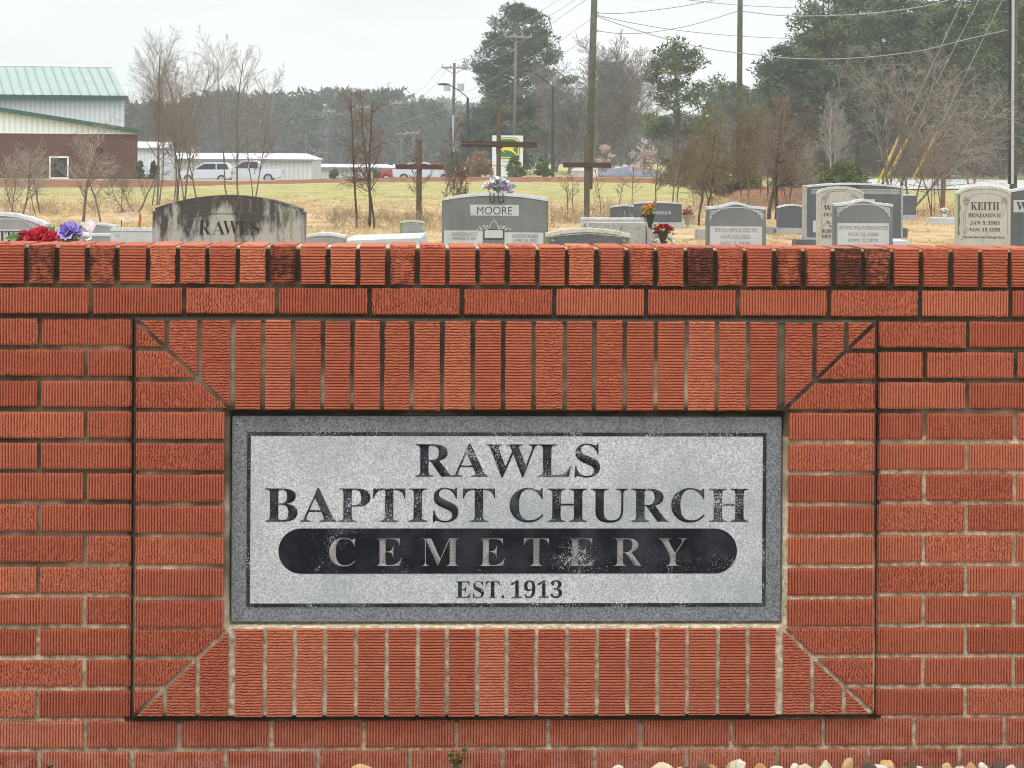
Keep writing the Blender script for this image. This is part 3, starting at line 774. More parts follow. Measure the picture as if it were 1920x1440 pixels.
# rough boulder-like stone
stone('rk', 1106, 1212, 418, 23, 'flat', M_ROUGH, 'rough hewn beige stone with stepped right side', .28, base=False)
root = stones['rk'][0]; mm = stones['rk'][1]; a_ = on('rk', 1212, 421); 
bb = MB(); xr = a_[0]
bb.prism([(xr - .01, 0), (xr - .01, on('rk', 1212, 421)[1]), (xr + 7 * mm, on('rk', 0, 428)[1]), (xr + 14 * mm, on('rk', 0, 433)[1]), (xr + 20 * mm, on('rk', 0, 449)[1]), (xr + 22 * mm, 0)], .02, .25).build('rough_shoulder', M_ROUGH, root, bevel=.02)
stone('dk', 1145, 1201, 385.5, 46, 'arch', M_DARK, 'small blue grey headstone with faint carved cross', .18)
strip('dk', 'carved_cross', [(1172, 394), (1172, 408)], 1.0, M_INCW); strip('dk', 'carved_cross', [(1169, 399), (1175, 399)], 1.0, M_INCW)
stone('sm', 1190, 1279, 379.5, 45, 'gentle', M_DARK, 'blue grey headstone with pale capital letters, behind orange flowers', .2)
words('sm', 'SSMAN', 1225, 1259, 395.5, 402, M_INCL)
# pair of matching stones with scrollwork
def scroll_stone(key, px0, px1, top, Z, label, lines):
    stone(key, px0, px1, top, Z, 'serp', M_MID, label, .18, group='pair of stones with arched scrollwork')
    cx_ = (px0 + px1) / 2; hw = (px1 - px0) / 2
    arc = [(cx_ + hw * .92 * math.sin(a), top + 29 - 22 * math.cos(a)) for a in np.linspace(-1.2, 1.2, 17)]
    strip(key, 'carved_arch', arc[1:-1], 2.0, M_PANEL, .003)
    for s_ in (-1, 1):
        blobs(key, 'scrollwork', [(cx_ + s_ * hw * u, top + y) for u, y in ((.88, 15), (.82, 14), (.75, 14), (.68, 13), (.84, 18), (.78, 17.5), (.7, 16.5), (.63, 14), (.88, 21), (.82, 21), (.76, 20), (.88, 25), (.84, 25), (.88, 29), (.58, 13))], 1.7, M_PANEL, .003)
    panel(key, 'name_panel', px0 + 6, px1 - 7, top + 43, top + 84, M_PANEL)
    for s_, x0, x1, y0, y1 in lines: words(key, s_, x0, x1, y0, y1, M_INCW, pr=.0035, thin=-.006)
scroll_stone('bk', 1326, 1437, 381.5, 24, 'grey headstone with arched scrollwork, standing alone left of the twin', [('BENJAMIN D. KEITH', 1341, 1420, 428, 435), ('NOV. 25, 1926', 1352, 1408, 441, 447), ('DEC. 3, 1926', 1352, 1408, 453, 459)])
scroll_stone('bt', 1565, 1675, 375.5, 24, 'grey headstone with arched scrollwork, before the pale round topped tablet', [('BETTIE WEATHERS KEITH', 1574, 1666, 424, 430), ('NOV. 22, 1900', 1591, 1648, 436, 442), ('SEPT. 2, 1973', 1591, 1647, 448, 453.5)])
stone('gd', 1459, 1514, 384.5, 42, 'arch', M_DARK, 'plain blue grey headstone with arched top, left of the big monument', .22)
stone('bg', 1514, 1690, 345, 37, 'gentle', M_DARK, 'broad monument with banded top behind two smaller stones', .42, rough=M_ROUGH)
panel('bg', 'top_band', 1522, 1688, 354.5, 357, M_BASE, .004); panel('bg', 'upper_band', 1521, 1688, 358, 364, M_GREY, .003)
panel('bg', 'pale_panel', 1622, 1641, 373.5, 377, M_PANEL); panel('bg', 'pale_panel', 1525, 1535, 414, 436, M_PANEL)
words('bg', 'TODD', 1594, 1614, 347, 352, M_INC)
stone('wj', 1534, 1620, 352.5, 26, 'round', M_WARM, 'pale weathered tablet with rounded top, half hidden', .16)
blobs('wj', 'carved_rose', [(1545, 373), (1549, 369), (1552, 366), (1548, 376)], 3.4, M_INCW); blobs('wj', 'carved_rose', [(1600, 366), (1605, 369), (1609, 372)], 3.4, M_INCW)
strip('wj', 'carved_border', [(1541, 452), (1541, 372), (1549, 363), (1560, 359), (1577, 358), (1595, 360), (1608, 366)], 1.2, M_MOSS)
for s_, x0, x1, y0, y1 in (('WEBB', 1545, 1590, 384.5, 394.5), ('JESSIE', 1544, 1583, 399, 405), ('A.B.', 1548, 1572, 413, 419.5), ('W', 1555, 1561, 422, 427), ('BORN', 1542, 1563, 430, 437), ('DIED', 1542, 1559, 440, 446)):
    words('wj', s_, x0, x1, y0, y1, M_INC, thin=-.01)
stone('rd', 1684, 1718, 365.5, 52, 'flat', M_DARK, 'small dark headstone right of the big monument', .25)
stone('kt', 1797, 1896, 351.5, 25, 'round', M_WARM, 'pale carved tablet with rounded top and mossy left side', .2)
strip('kt', 'carved_border', [(1811, 440), (1811, 398), (1815, 376), (1822, 368), (1835, 363.5), (1850, 362), (1866, 364), (1878, 368), (1886, 376), (1890, 398), (1890, 440)], 1.0, M_INCW, .002)
strip('kt', 'carved_border', [(1807, 440), (1807, 398)], 1.0, M_INCW, .002)
blobs('kt', 'carved_rose', [(1812, 371), (1816, 373), (1809, 376), (1813, 380)], 3.0, M_INCW, .01); blobs('kt', 'carved_rose', [(1882, 371), (1886, 374), (1888, 379), (1880, 377)], 3.0, M_INCW, .01)
M_KMOSS = simple('moss', (.12, .17, .045), .95, .4, 40)
shape_on('kt', 'moss_patch', [(1796.5, 440), (1796.5, 362), (1799, 360), (1801, 366), (1800, 378), (1802, 390), (1799.5, 402), (1801, 415), (1799, 428), (1800.5, 440)], M_KMOSS, .002)
for s_, x0, x1, y0, y1 in (('KEITH', 1821, 1874, 379, 393.5), ('BENJAMIN H.', 1816, 1879, 400, 407), ('JAN. 9, 1903', 1820, 1875, 414.5, 421), ('NOV. 19, 1930', 1818.5, 1876, 427.5, 434), ('Gone but not forgotten.', 1807, 1886, 442, 446.5)):
    words('kt', s_, x0, x1, y0, y1, M_INC, pr=.0015, thin=-.008)
stone('wr', 1892, 2030, 352, 28, 'gentle', M_DARK, 'dark grey headstone with pale name panel, cut by the right edge', .2)
panel('wr', 'name_panel', 1901, 1990, 375.5, 398.5, M_PANEL); words('wr', 'WELLS', 1906, 1984, 379, 394, M_INC, pr=.0035)
# small low markers and slabs
def marker(px0, px1, top, Z, d, mat, label, base=0.0):
    m = mpp(Z); c = G((px0 + px1) / 2, Z); zt = P((px0 + px1) / 2, top, Z)[2]
    o = MB().box(-(px1 - px0) * m / 2, (px1 - px0) * m / 2, 0, d, -.05, max(zt, .05)).build('grave_marker', mat, None, bevel=.015)
    o.location = (c[0], c[1], 0); o.rotation_euler = (0, 0, -YAW); tag(o, label, 'grave marker'); return o
marker(1306, 1327, 430, 39, .3, M_ROUGH, 'low rough marker left of the first scrollwork stone')
marker(1437, 1452, 424.5, 42, .3, M_GREY, 'low grey marker between scrollwork stone and plain arched stone')
marker(1690, 1703, 428, 41, .3, M_DARK, 'small flat dark marker right of the big monument')
marker(1674, 1708, 452, 30, .8, M_LIGHT, 'white slab edge at the wall top beside the twin stone')
marker(1753, 1812, 409.5, 49, .8, M_LIGHT, 'white flat slab under a small white vase')
marker(1493, 1548, 449.5, 35, .5, M_DARK, 'dark polished foot slab before the big monument')

# ================================================================== flowers
def leafmesh(mb, c, n, r, up=.6, size=.05, asp=.5, rnd=random):
    for k in range(n):
        d = Vector((rnd.gauss(0, 1), rnd.gauss(0, 1), rnd.gauss(0, 1) + up)).normalized()
        p = Vector(c) + d * r * (.55 + .45 * rnd.random())
        s_ = size * (.7 + .6 * rnd.random()); a = d.cross(Vector((rnd.random() - .5, rnd.random() - .5, rnd.random()))).normalized(); b = d.cross(a)
        tip = (a * math.cos(k) + b * math.sin(k)) * .9 + d * .5
        sd_ = tip.cross(d).normalized() * asp
        mid = p + tip * s_ * .5 + d * s_ * .12
        mb.add([p, mid + sd_ * s_ * .55, p + tip * s_, mid - sd_ * s_ * .55], [(0, 1, 2), (0, 2, 3)])
def bloom(name, c, r, mat, parent, petals=26, seed=0):
    """one many petalled flower head"""
    rr = random.Random(seed); mb = MB(); c = Vector(tuple(float(x) for x in c))
    for k in range(petals):
        t_ = (k + .5) / petals; el = math.pi * .5 * (1 - t_) * .95 - .15; az = k * 2.399
        d = Vector((math.cos(az) * math.cos(el), math.sin(az) * math.cos(el), math.sin(el)))
        s_ = r * (.45 + .55 * t_); sidev = Vector((-math.sin(az), math.cos(az), 0)); upv = d.cross(sidev) * -1
        w_ = s_ * .62; cen = c + d * r * .55
        g = []
        for i in range(4):
            u = i / 3
            for j in range(5):
                vv = (j - 2) / 2
                wd = w_ * math.sin(math.pi * (.18 + .64 * u)) * (1 + .12 * rr.random())
                pt = c + d * (r * (.15 + .8 * u)) + sidev * vv * wd + Vector((0, 0, 1)) * (r * .16 * u * u * (1 - vv * vv)) + upv * (.22 * r * (vv * vv) * (1 if k % 2 else -.6)) + Vector((rr.random() - .5, rr.random() - .5, rr.random() - .5)) * r * .09
                g.append(pt)
        f = [(i * 5 + j, i * 5 + j + 1, (i + 1) * 5 + j + 1, (i + 1) * 5 + j) for i in range(3) for j in range(4)]
        mb.add(g, f)
    return mb.build(name, mat, parent, smooth=True)
def petal_mat(name, c, edge=1.25):
    t = NT(name); v = t.coord(); col = t.ramp(t.noise(v, 30, 3), [(.35, [x * .75 for x in c]), (.65, [min(.95, x * edge) for x in c])])
    return t.done(col, .7, spec=.2)
F_RED = petal_mat('crimson silk', (.56, .045, .085)); F_DRED = petal_mat('dark red silk', (.33, .012, .03)); F_PUR = petal_mat('violet silk', (.42, .34, .80))
F_WHT = petal_mat('white silk', (.80, .76, .80)); F_LAV = petal_mat('lavender silk', (.58, .44, .70)); F_TEAL = petal_mat('teal silk', (.30, .46, .50)); F_PNK = petal_mat('pale pink silk', (.78, .62, .66))
F_ORG = petal_mat('orange silk', (.75, .32, .07)); F_YEL = petal_mat('yellow silk', (.80, .55, .14)); F_GRN = petal_mat('leaf green', (.10, .17, .06)); F_CORAL = petal_mat('coral red ribbon', (.72, .07, .06)); F_TAN = petal_mat('dry cream petals', (.55, .45, .33))
M_VASEG = simple('dark green vase', (.03, .045, .04), .4); M_WIRE = simple('dark wire', (.035, .045, .045), .5); M_VASEW = simple('white vase', (.62, .64, .66), .4)
# bouquet near the wall on a stake vase (left)
Zf = 12.0
r0 = empty('grave_flowers', G(95, Zf)); tag(r0, 'crimson and violet silk blooms peeping over the wall on the left', 'artificial flowers')
ox, oy = r0.location.x, r0.location.y
def rel(px, py, dz=0.0, Z=Zf):
    p = P(px, py, Z + dz); return (p[0] - ox, p[1] - oy, p[2])
bloom('red_bloom', rel(78, 447), .060, F_RED, r0, 30, 1); bloom('red_bloom', rel(46, 450), .050, F_RED, r0, 26, 2); bloom('red_bloom', rel(64, 447, -.03), .050, F_RED, r0, 22, 3); bloom('red_bloom', rel(95, 448, -.05), .042, F_RED, r0, 22, 8)
bloom('violet_bloom', rel(131, 441), .066, F_PUR, r0, 36, 4); bloom('white_bloom', rel(160, 448), .036, F_WHT, r0, 18, 5); bloom('white_bloom', rel(112, 443, .05), .032, F_WHT, r0, 18, 6)
mb = MB(); leafmesh(mb, rel(110, 447), 14, .05, .3, .075, .45, random.Random(4)); leafmesh(mb, rel(60, 452), 10, .06, .1, .08, .45, random.Random(5)); mb.build('leaves', F_GRN, r0)
mb = MB(); mb.prism([(0, 0), (.045, .03), (.075, -.005), (.05, -.045), (.02, -.02)], 0, .006)
o = mb.build('pink_ribbon', F_PNK, r0); o.location = rel(152, 421, .1)
mb = MB(); b0 = rel(95, 470); 
for px, py in ((78, 446), (48, 449), (131, 441), (160, 452), (112, 448), (152, 424)): mb.tube([rel(px, py), (b0[0] * .5, 0, b0[2] - .1), (0, 0, b0[2] - .28)], .004, 5)
mb.build('stems', F_GRN, r0)
MB().lathe((0, 0, 0), [(.012, 0), (.012, b0[2] - .36), (.02, b0[2] - .34), (.05, b0[2] - .1), (.055, b0[2] - .1)], 12).build('stake_vase', M_VASEG, r0)
# saddle bouquet on the wide stone
Zs = 22.1
s0 = empty('saddle_bouquet', P(933, 366, Zs)); tag(s0, 'white, lavender and teal bouquet saddled on the wide grey stone', 'artificial flowers')
sx0, sy0, sz0 = s0.location
def rels(px, py, dz=0.0):
    p = P(px, py, Zs + dz); return (p[0] - sx0, p[1] - sy0, p[2] - sz0)
rr = random.Random(11)
for k, (px, py, m_) in enumerate([(909, 353, F_PNK), (915, 346, F_WHT), (923, 340, F_WHT), (932, 337, F_WHT), (942, 340, F_WHT), (950, 344, F_WHT), (958, 350, F_LAV), (953, 354, F_LAV), (944, 350, F_WHT), (934, 345, F_TEAL), (925, 348, F_TEAL), (918, 354, F_PNK), (928, 355, F_PNK), (938, 355, F_LAV), (947, 357, F_LAV), (961, 352, F_TEAL), (946, 337.5, F_TEAL), (928, 336, F_TEAL), (957, 362, F_PNK), (938, 348, F_WHT), (912, 350, F_WHT), (922, 344, F_PNK)]):
    bloom('bloom', rels(px, py, rr.uniform(-.06, .05)), .037, m_, s0, 12, 20 + k)
mb = MB(); leafmesh(mb, rels(934, 358), 26, .10, .1, .06, .5, rr); mb.build('leaves', simple('grey green leaf', (.07, .12, .11)), s0)
mb = MB()
for x in (919, 926, 934, 943): mb.tube([rels(x, 362, -.12), rels(x, 372, -.14), rels(x + 1.5, 379, -.13)], .006, 5)
for x in (921, 937): mb.tube([rels(x - 2, 377, -.135), rels(x + 2, 380, -.135), rels(x + 6, 377, -.135)], .006, 5)
mb.build('saddle_wire', M_WIRE, s0)
def vase_flowers(name, px, ybase, Z, label, blooms, vase_mat, vh, vr, leaf=F_GRN, seed=1, z0=None):
    b = P(px, ybase, Z); zb = b[2] if z0 is None else z0
    e = empty(name, (b[0], b[1], zb)); tag(e, label, 'artificial flowers')
    MB().lathe((0, 0, 0), [(vr * .75, 0), (vr * .8, vh * .05), (vr * .35, vh * .2), (vr * .6, vh * .6), (vr, vh * .95), (vr, vh)], 12).build('vase', vase_mat, e, smooth=False)
    q = random.Random(seed)
    ms = MB(); ml = MB()
    for k, (x, y, rp, m_) in enumerate(blooms):
        p = P(x, y, Z + q.uniform(-.06, .06)); l_ = (p[0] - b[0], p[1] - b[1], p[2] - zb)
        bloom('bloom', l_, rp * mpp(Z), m_, e, 14, seed * 50 + k); ms.tube([(0, 0, vh * .8), l_], .004, 4); leafmesh(ml, l_, 4, rp * mpp(Z) * 1.1, -.5, rp * mpp(Z) * 1.0, .5, q)
    ms.build('stems', leaf, e); ml.build('leaves', leaf, e)
    return e
# orange flowers in a dark vase, and red ones with a ribbon, on the rough stone's shoulder
c = P(1217, 432, 24.2)
vase_flowers('vase_of_flowers', 1219, 433, 24.3, 'orange and yellow flowers in a dark vase right of the rough stone',
    [(1208, 391, 6, F_ORG), (1214, 393, 6, F_ORG), (1219, 396, 6, F_YEL), (1211, 400, 7, F_YEL), (1224, 385, 4.5, F_ORG), (1227, 380, 4, F_ORG), (1217, 388, 5, F_ORG), (1221, 402, 5, F_ORG), (1206, 406, 4.5, F_DRED), (1223, 391, 5, F_ORG)], M_VASEG, .17, .055, seed=3)
MB().lathe((0, 0, 0), [(.09, -.02), (.09, c[2] - .01), (.07, c[2])], 12).build('vase_pedestal', M_ROUGH).location = (P(1219, 433, 24.3)[0], P(1219, 433, 24.3)[1], 0)
tag(bpy.data.objects['vase_pedestal'], 'squat rough stone pedestal carrying the dark vase', 'pedestal')
vase_flowers('poinsettia_bunch', 1243, 462, 22.5, 'dark red poinsettias with coral ribbon right of the rough stone',
    [(1232, 430, 8, F_DRED), (1240, 427, 8, F_DRED), (1249, 427, 8, F_DRED), (1257, 431, 7, F_DRED), (1230, 437, 6, F_DRED), (1252, 434, 7, F_DRED), (1241, 437, 7, F_CORAL), (1238, 444, 6, F_CORAL), (1243, 450, 6, F_CORAL), (1228, 422, 5, F_YEL), (1258, 450, 7, F_WHT), (1232, 452, 5, F_WHT), (1262, 454, 5, F_WHT)], M_VASEG, .14, .06, seed=5, z0=None)
c = P(1243, 462, 22.5); o = MB().box(-.16, .16, -.1, .12, -.03, c[2]).build('plinth', M_LIGHT, None, bevel=.01); o.location = (c[0], c[1], 0); tag(o, 'pale block plinth under the poinsettias', 'plinth')
vase_flowers('urn_of_dried_flowers', 1289, 430, 45.5, 'stone urn of dried cream and rust flowers beside the blue grey stone',
    [(1283, 396, 5, F_TAN), (1289, 392, 5, F_TAN), (1295, 395, 5, F_TAN), (1287, 400, 5, F_CORAL), (1292, 388, 4, F_TAN), (1298, 401, 5, F_TAN), (1282, 402, 4, F_DRED), (1292, 402, 5, F_ORG)], M_ROUGH, .24, .085, leaf=simple('dry leaf', (.16, .13, .06)), seed=7, z0=.0)
vase_flowers('small_white_vase', 1771, 409, 49.2, 'small white vase with white blooms on a white slab',
    [(1767, 394, 4, F_WHT), (1771, 393, 4, F_WHT), (1776, 395, 4, F_WHT)], M_VASEW, .15, .05, seed=9, z0=.055)
# wind ornament behind the pale marker
c = G(263, 22.5)
e = empty('wind_ornament', c); tag(e, 'orange wrapped rod with a pale pink wing behind the pale marker', 'garden ornament')
zt = P(263, 400, 22.5)[2]; mb = MB(); mb.tube([(0, 0, 0), (0, 0, zt)], .008, 6)
for k in range(14): mb.tube([(.012 * math.cos(k), .012 * math.sin(k), zt - .26 + k * .018), (.014 * math.cos(k + 2), .014 * math.sin(k + 2), zt - .25 + k * .018)], .008, 5)
mb.build('rod', simple('orange wrap', (.42, .12, .04)), e)
mb = MB(); m = mpp(22.5)
mb.add([(-35 * m, .01, zt - 11 * m), (-28 * m, -.01, zt - 4 * m), (-14 * m, .0, zt - 3 * m), (0, 0, zt - 1 * m), (-12 * m, .01, zt - 8 * m), (-30 * m, .0, zt - 14 * m)], [(0, 1, 5), (1, 2, 4, 5), (2, 3, 4)])
mb.build('wing', F_PNK, e); MB().tube([(-34 * m, 0, zt - 13 * m), (-44 * m, 0, 0)], .004, 4).build('wing_stake', M_WIRE, e)

# ================================================================== three wooden crosses
t = NT('weathered timber'); v = t.coord(scale=(1, 1, .12))
M_WOOD = t.done(t.ramp(t.noise(v, 60, 5, .7), [(.3, (.055, .042, .03)), (.55, (.125, .098, .07)), (.75, (.20, .165, .12))]), .9, bump=t.noise(v, 60, 4), bstr=.5, bdist=.004)
t = NT('weathered crossbeam'); v = t.coord(scale=(.12, 1, 1))
M_WOODH = t.done(t.ramp(t.noise(v, 60, 5, .7), [(.3, (.035, .024, .018)), (.55, (.075, .05, .037)), (.75, (.14, .105, .08))]), .9, bump=t.noise(v, 60, 4), bstr=.5, bdist=.004)
def cross(px, top, a0, a1, ay, Z, pw, label, ah=9.5, tilt=0.0):
    m = mpp(Z); c = G(px, Z); e = empty('wooden_cross', c, -YAW); tag(e, label, 'cross', 'three wooden crosses')
    zt = P(px, top, Z)[2]; za = P(px, ay, Z)[2]
    MB().box(-pw * m / 2, pw * m / 2, 0, pw * m, -.1, zt).build('post', M_WOOD, e, bevel=.008)
    o = MB().box((a0 - px) * m, (a1 - px) * m, -.035, .0, -ah * m / 2, ah * m / 2).build('crossbeam', M_WOODH, e, bevel=.006); o.location = (0, -.002, za); o.rotation_euler = (0, tilt, 0)
    if tilt: 
        k = MB().box((a0 - px) * m, -2 * m, -.045, -.036, -.9 * m, 1.1 * m).build('split_board', M_WOOD, e); k.location = (0, -.004, za); k.rotation_euler = (0, tilt, 0)
cross(786, 262, 742, 832, 313, 47, 10, 'wooden cross on the left, in front of the white sedan')
cross(935, 192, 865, 1007, 270.5, 50, 8.5, 'tallest of the three wooden crosses, behind the saddle bouquet', 11, R(.5))
cross(1101, 258, 1056, 1146, 309.5, 48, 10.5, 'wooden cross on the right, before the leaning pole')

# ================================================================== stones and weeds at the foot of the wall
def pebmat(name, c, dirt):
    t = NT(name); v = t.coord('Object'); f = t.noise(v, 35, 5, .7)
    col = t.ramp(f, [(.3, [x * .7 for x in c]), (.7, [min(.9, x * 1.15) for x in c])])
    col = t.mix(t.ramp(t.noise(v, 55, 5, .75), [(.56, 0.0), (.68, .7)]), col, dirt)
    return t.done(col, .8, bump=t.noise(v, 160, 4, .7), bstr=.5, bdist=.0015, spec=.2)
PEB = [simple('cream pebble', (.62, .52, .36), .75, .3, 18, bump=.3), simple('tan pebble', (.58, .38, .17), .75, .35, 18, bump=.3), simple('white pebble', (.74, .68, .58), .7, .15, 18, bump=.3), simple('brown pebble', (.15, .09, .065), .7, .3, 18, bump=.3), simple('rusty pebble', (.45, .22, .10), .8, .4, 14, bump=.3)]
PN = ['cream', 'tan', 'white', 'dark brown', 'rusty tan']
def pebble(px, top, wpx, hpx, mi, label, yoff, seed, rz=0.0):
    rr = np.random.RandomState(seed); bm = bmesh.new(); bmesh.ops.create_icosphere(bm, subdivisions=4, radius=1.0)
    cuts = [(Vector(rr.normal(size=3)).normalized(), rr.uniform(.62, .85)) for _ in range(7)]
    yy = -yoff; x, z = W(px, top, yy); s_ = DIST / F * (1 - yoff / DIST)
    rx, rz_ = wpx * s_ / 2, max(hpx * s_, .022) / 1.0
    for vv in bm.verts:
        n = 1 + .42 * (noise2(vv.co.x * 1.3 + seed * 3.1, vv.co.z * 1.3 + vv.co.y) - .5) + .10 * (noise2(vv.co.x * 3 + seed, vv.co.y * 3 + vv.co.z * 2) - .5)
        p = vv.co * float(n); p = Vector([math.copysign(abs(q_) ** .86, q_) for q_ in p])
        for pn_, pd_ in cuts:
            ex_ = p.dot(pn_) - pd_
            if ex_ > 0: p = p - pn_ * ex_ * .85
        p = p + vv.co.normalized() * float(.05 * (noise2(vv.co.x * 7 + seed, vv.co.z * 7 + vv.co.y * 5) - .5)); vv.co = Vector((p.x * rx, p.y * rx * .8, p.z * rz_))
    me = bpy.data.meshes.new('pebble'); bm.to_mesh(me); bm.free(); me.polygons.foreach_set('use_smooth', [True] * len(me.polygons)); me.materials.append(PEB[mi])
    o = link(bpy.data.objects.new('pebble', me)); o.location = (x, yy, z - rz_); o.rotation_euler = (0, rz, 0)
    tag(o, label, 'pebble', 'river stones along the wall foot')
PEB = [pebmat('cream pebble', (.60, .50, .34), (.42, .25, .12)), pebmat('tan pebble', (.56, .37, .17), (.24, .14, .07)), pebmat('white pebble', (.70, .64, .54), (.45, .34, .22)), pebmat('brown pebble', (.12, .08, .06), (.05, .035, .03)), pebmat('rusty pebble', (.44, .23, .11), (.60, .42, .24))]
pl = [(686, 1428, 48, 26, 1, 'lone tan stone left of the centre weed'), (1157, 1435, 26, 20, 2, 'small white stone left of the broad cream stone'), (1236, 1429, 62, 30, 0, 'broad cream stone below the right half of the plaque'),
      (1275, 1436, 26, 16, 1, 'small tan stone tucked right of the broad cream stone'), (1320, 1431, 28, 16, 3, 'dark stone left of a rusty round stone'), (1337, 1432, 26, 18, 4, 'rusty round stone beside the dark one'), (1375, 1424, 44, 34, 0, 'tall cream stone with a smaller one behind its right'),
      (1388, 1423, 22, 24, 2, 'small white stone behind the tall cream stone'), (1425, 1430, 32, 22, 4, 'rusty stone left of the long white one'), (1458, 1434, 36, 18, 2, 'long white stone left of the cream pair'), (1489, 1432, 22, 20, 2, 'little white round stone at the left of a cream pair'),
      (1514, 1427, 38, 28, 0, 'cream stone, left of the pair of big ones'), (1549, 1424, 40, 34, 0, 'rounded cream stone, taller than its left neighbour'), (1587, 1422, 30, 34, 1, 'blocky tan stone with a flat slanted top'), (1630, 1428, 30, 14, 3, 'flat dark stone under the lone brick joint'),
      (1645, 1436, 50, 16, 2, 'wide pale stone in front of the flat dark stone'), (1669, 1420, 34, 40, 1, 'tallest tan stone, leaning right'), (1708, 1427, 26, 26, 3, 'dark grey brown stone with a tan cap'), (1720, 1434, 36, 18, 2, 'low white stone before the dark capped one'),
      (1777, 1431, 30, 22, 1, 'tan stone right of the low white one'), (1800, 1434, 26, 18, 0, 'small cream stone left of a big rusty one'), (1818, 1427, 34, 30, 4, 'big rusty stone near the right edge'), (1846, 1430, 22, 22, 2, 'white stone left of the brown oval'), (1868, 1426, 32, 28, 3, 'brown oval stone near the right edge'), (1893, 1434, 26, 18, 2, 'white stone at the right end of the row')]
for k, (px, tp, wp, hp, mi, lb) in enumerate(pl): pebble(px, tp, wp, hp, mi, lb, .06 + .05 * ((k * 37) % 10) / 10, k + 1, (((k * 53) % 11) - 5) * .05)
t = NT('weed leaf'); v = t.coord(); M_WEED = t.done(t.ramp(t.noise(v, 60), [(.3, (.06, .12, .03)), (.7, (.16, .24, .08))]), .6)
def weed(px, py, h, n, label, seed, sz):
    rr = random.Random(seed); x, z = W(px, py, -.03); e = empty('weed', (x, -.03, .015)); tag(e, label, 'weed')
    ms, ml = MB(), MB()
    for k in range(n):
        a_ = rr.uniform(0, 6.28); l_ = h * rr.uniform(.55, 1.0); tip = Vector((math.cos(a_) * l_ * .45, -abs(math.sin(a_)) * l_ * .3, l_))
        ms.tube([(0, 0, 0), tip * .5 + Vector((0, 0, .01)), tip], .0014, 4)
        for j in range(4):
            p = tip * (.45 + .18 * j); d = Vector((rr.uniform(-1, 1), rr.uniform(-1, -.1), rr.uniform(-.2, .8))).normalized(); s_ = sz * rr.uniform(.7, 1.2); sd_ = d.cross(Vector((0, 0, 1))).normalized()
            ml.add([p, p + d * s_ * .4 + sd_ * s_ * .36, p + d * s_ * .85 + sd_ * s_ * .22, p + d * s_, p + d * s_ * .85 - sd_ * s_ * .22, p + d * s_ * .4 - sd_ * s_ * .36], [(0, 1, 2, 3, 4, 5)])
    ms.build('stem', M_WEED, e); ml.build('leaf_cluster', M_WEED, e)
weed(856, 1440, .052, 7, 'green leafy weed at the wall foot below the plaque', 2, .014)
weed(92, 1440, .028, 6, 'two tiny green sprigs at the wall foot on the left', 6, .009)
# ================================================================== vegetation
def tubes(S, big=.03):
    """tapered segments (p0, p1, r0, r1) to one mesh: thick ones five sided, twigs three sided"""
    A = np.array([(*p0, *p1, r0, r1) for p0, p1, r0, r1 in S]); Vs, Qs = [], []; off = 0
    for n, sel in ((6, A[:, 6] >= big), (3, A[:, 6] < big)):
        B = A[sel]
        if not len(B): continue
        p0, p1 = B[:, :3], B[:, 3:6]; d = p1 - p0; d /= np.linalg.norm(d, axis=1, keepdims=True) + 1e-9
        h = np.where(np.abs(d[:, 2:3]) > .9, np.array([[1., 0, 0]]), np.array([[0, 0, 1.]]))
        a = np.cross(d, h); a /= np.linalg.norm(a, axis=1, keepdims=True) + 1e-9; b = np.cross(d, a)
        an = np.arange(n) * 2 * math.pi / n; c, s_ = np.cos(an), np.sin(an)
        ring = a[:, None, :] * c[None, :, None] + b[:, None, :] * s_[None, :, None]
        V = np.concatenate([p0[:, None] + ring * B[:, 6, None, None], p1[:, None] + ring * B[:, 7, None, None]], 1)
        m = len(B); base = (np.arange(m) * 2 * n)[:, None] + off; k = np.arange(n); k2 = (k + 1) % n
        Qs.append(np.stack([base + k, base + k2, base + k2 + n, base + k + n], -1).reshape(-1, 4)); Vs.append(V.reshape(-1, 3)); off += m * 2 * n
    return np.concatenate(Vs), np.concatenate(Qs)
def grow(rr, S, p, d, L, r, lev, par):
    n = par['seg'][lev]; maxl = len(par['seg']) - 1
    for i in range(n):
        d = d + np.array([rr.gauss(0, 1), rr.gauss(0, 1), rr.gauss(0, 1)]) * par['wob'] + np.array([0, 0, par['up'][min(lev, len(par['up']) - 1)]])
        d = d / np.linalg.norm(d)
        q = p + d * L / n; r2 = max(par['tw'], r * (1 - .8 / n)) if lev else max(par['tw'], r * (1 - .72 / n))
        S.append((p, q, r, r2)); p = q; r = r2
        if lev < maxl and (i + 1) / n > par['first'][min(lev, len(par['first']) - 1)]:
            k = par['kids'][lev]; k = int(k) + (rr.random() < k - int(k))
            for _ in range(k):
                ax = np.array([rr.gauss(0, 1), rr.gauss(0, 1), rr.gauss(0, 1)]); ax = ax - d * ax.dot(d); ax /= np.linalg.norm(ax) + 1e-9
                an = R(rr.uniform(*par['ang'])); dd = d * math.cos(an) + ax * math.sin(an)
                t_ = (i + 1) / n
                grow(rr, S, p, dd, L * par['len'][lev] * rr.uniform(.65, 1.15) * (1.15 - .6 * t_), max(par['tw'], r * .58), lev + 1, par)
def bark(name, c0, c1, sc=14):
    t = NT(name); v = t.coord(); return t.done(t.ramp(t.noise(v, sc, 4, .7), [(.35, c0), (.65, c1)]), .95, spec=.1)
B_GREY = bark('grey bark', (.10, .085, .07), (.22, .195, .165)); B_BROWN = bark('brown twig', (.10, .072, .052), (.20, .15, .11)); B_DARK = bark('dark bark', (.05, .04, .032), (.12, .10, .08))
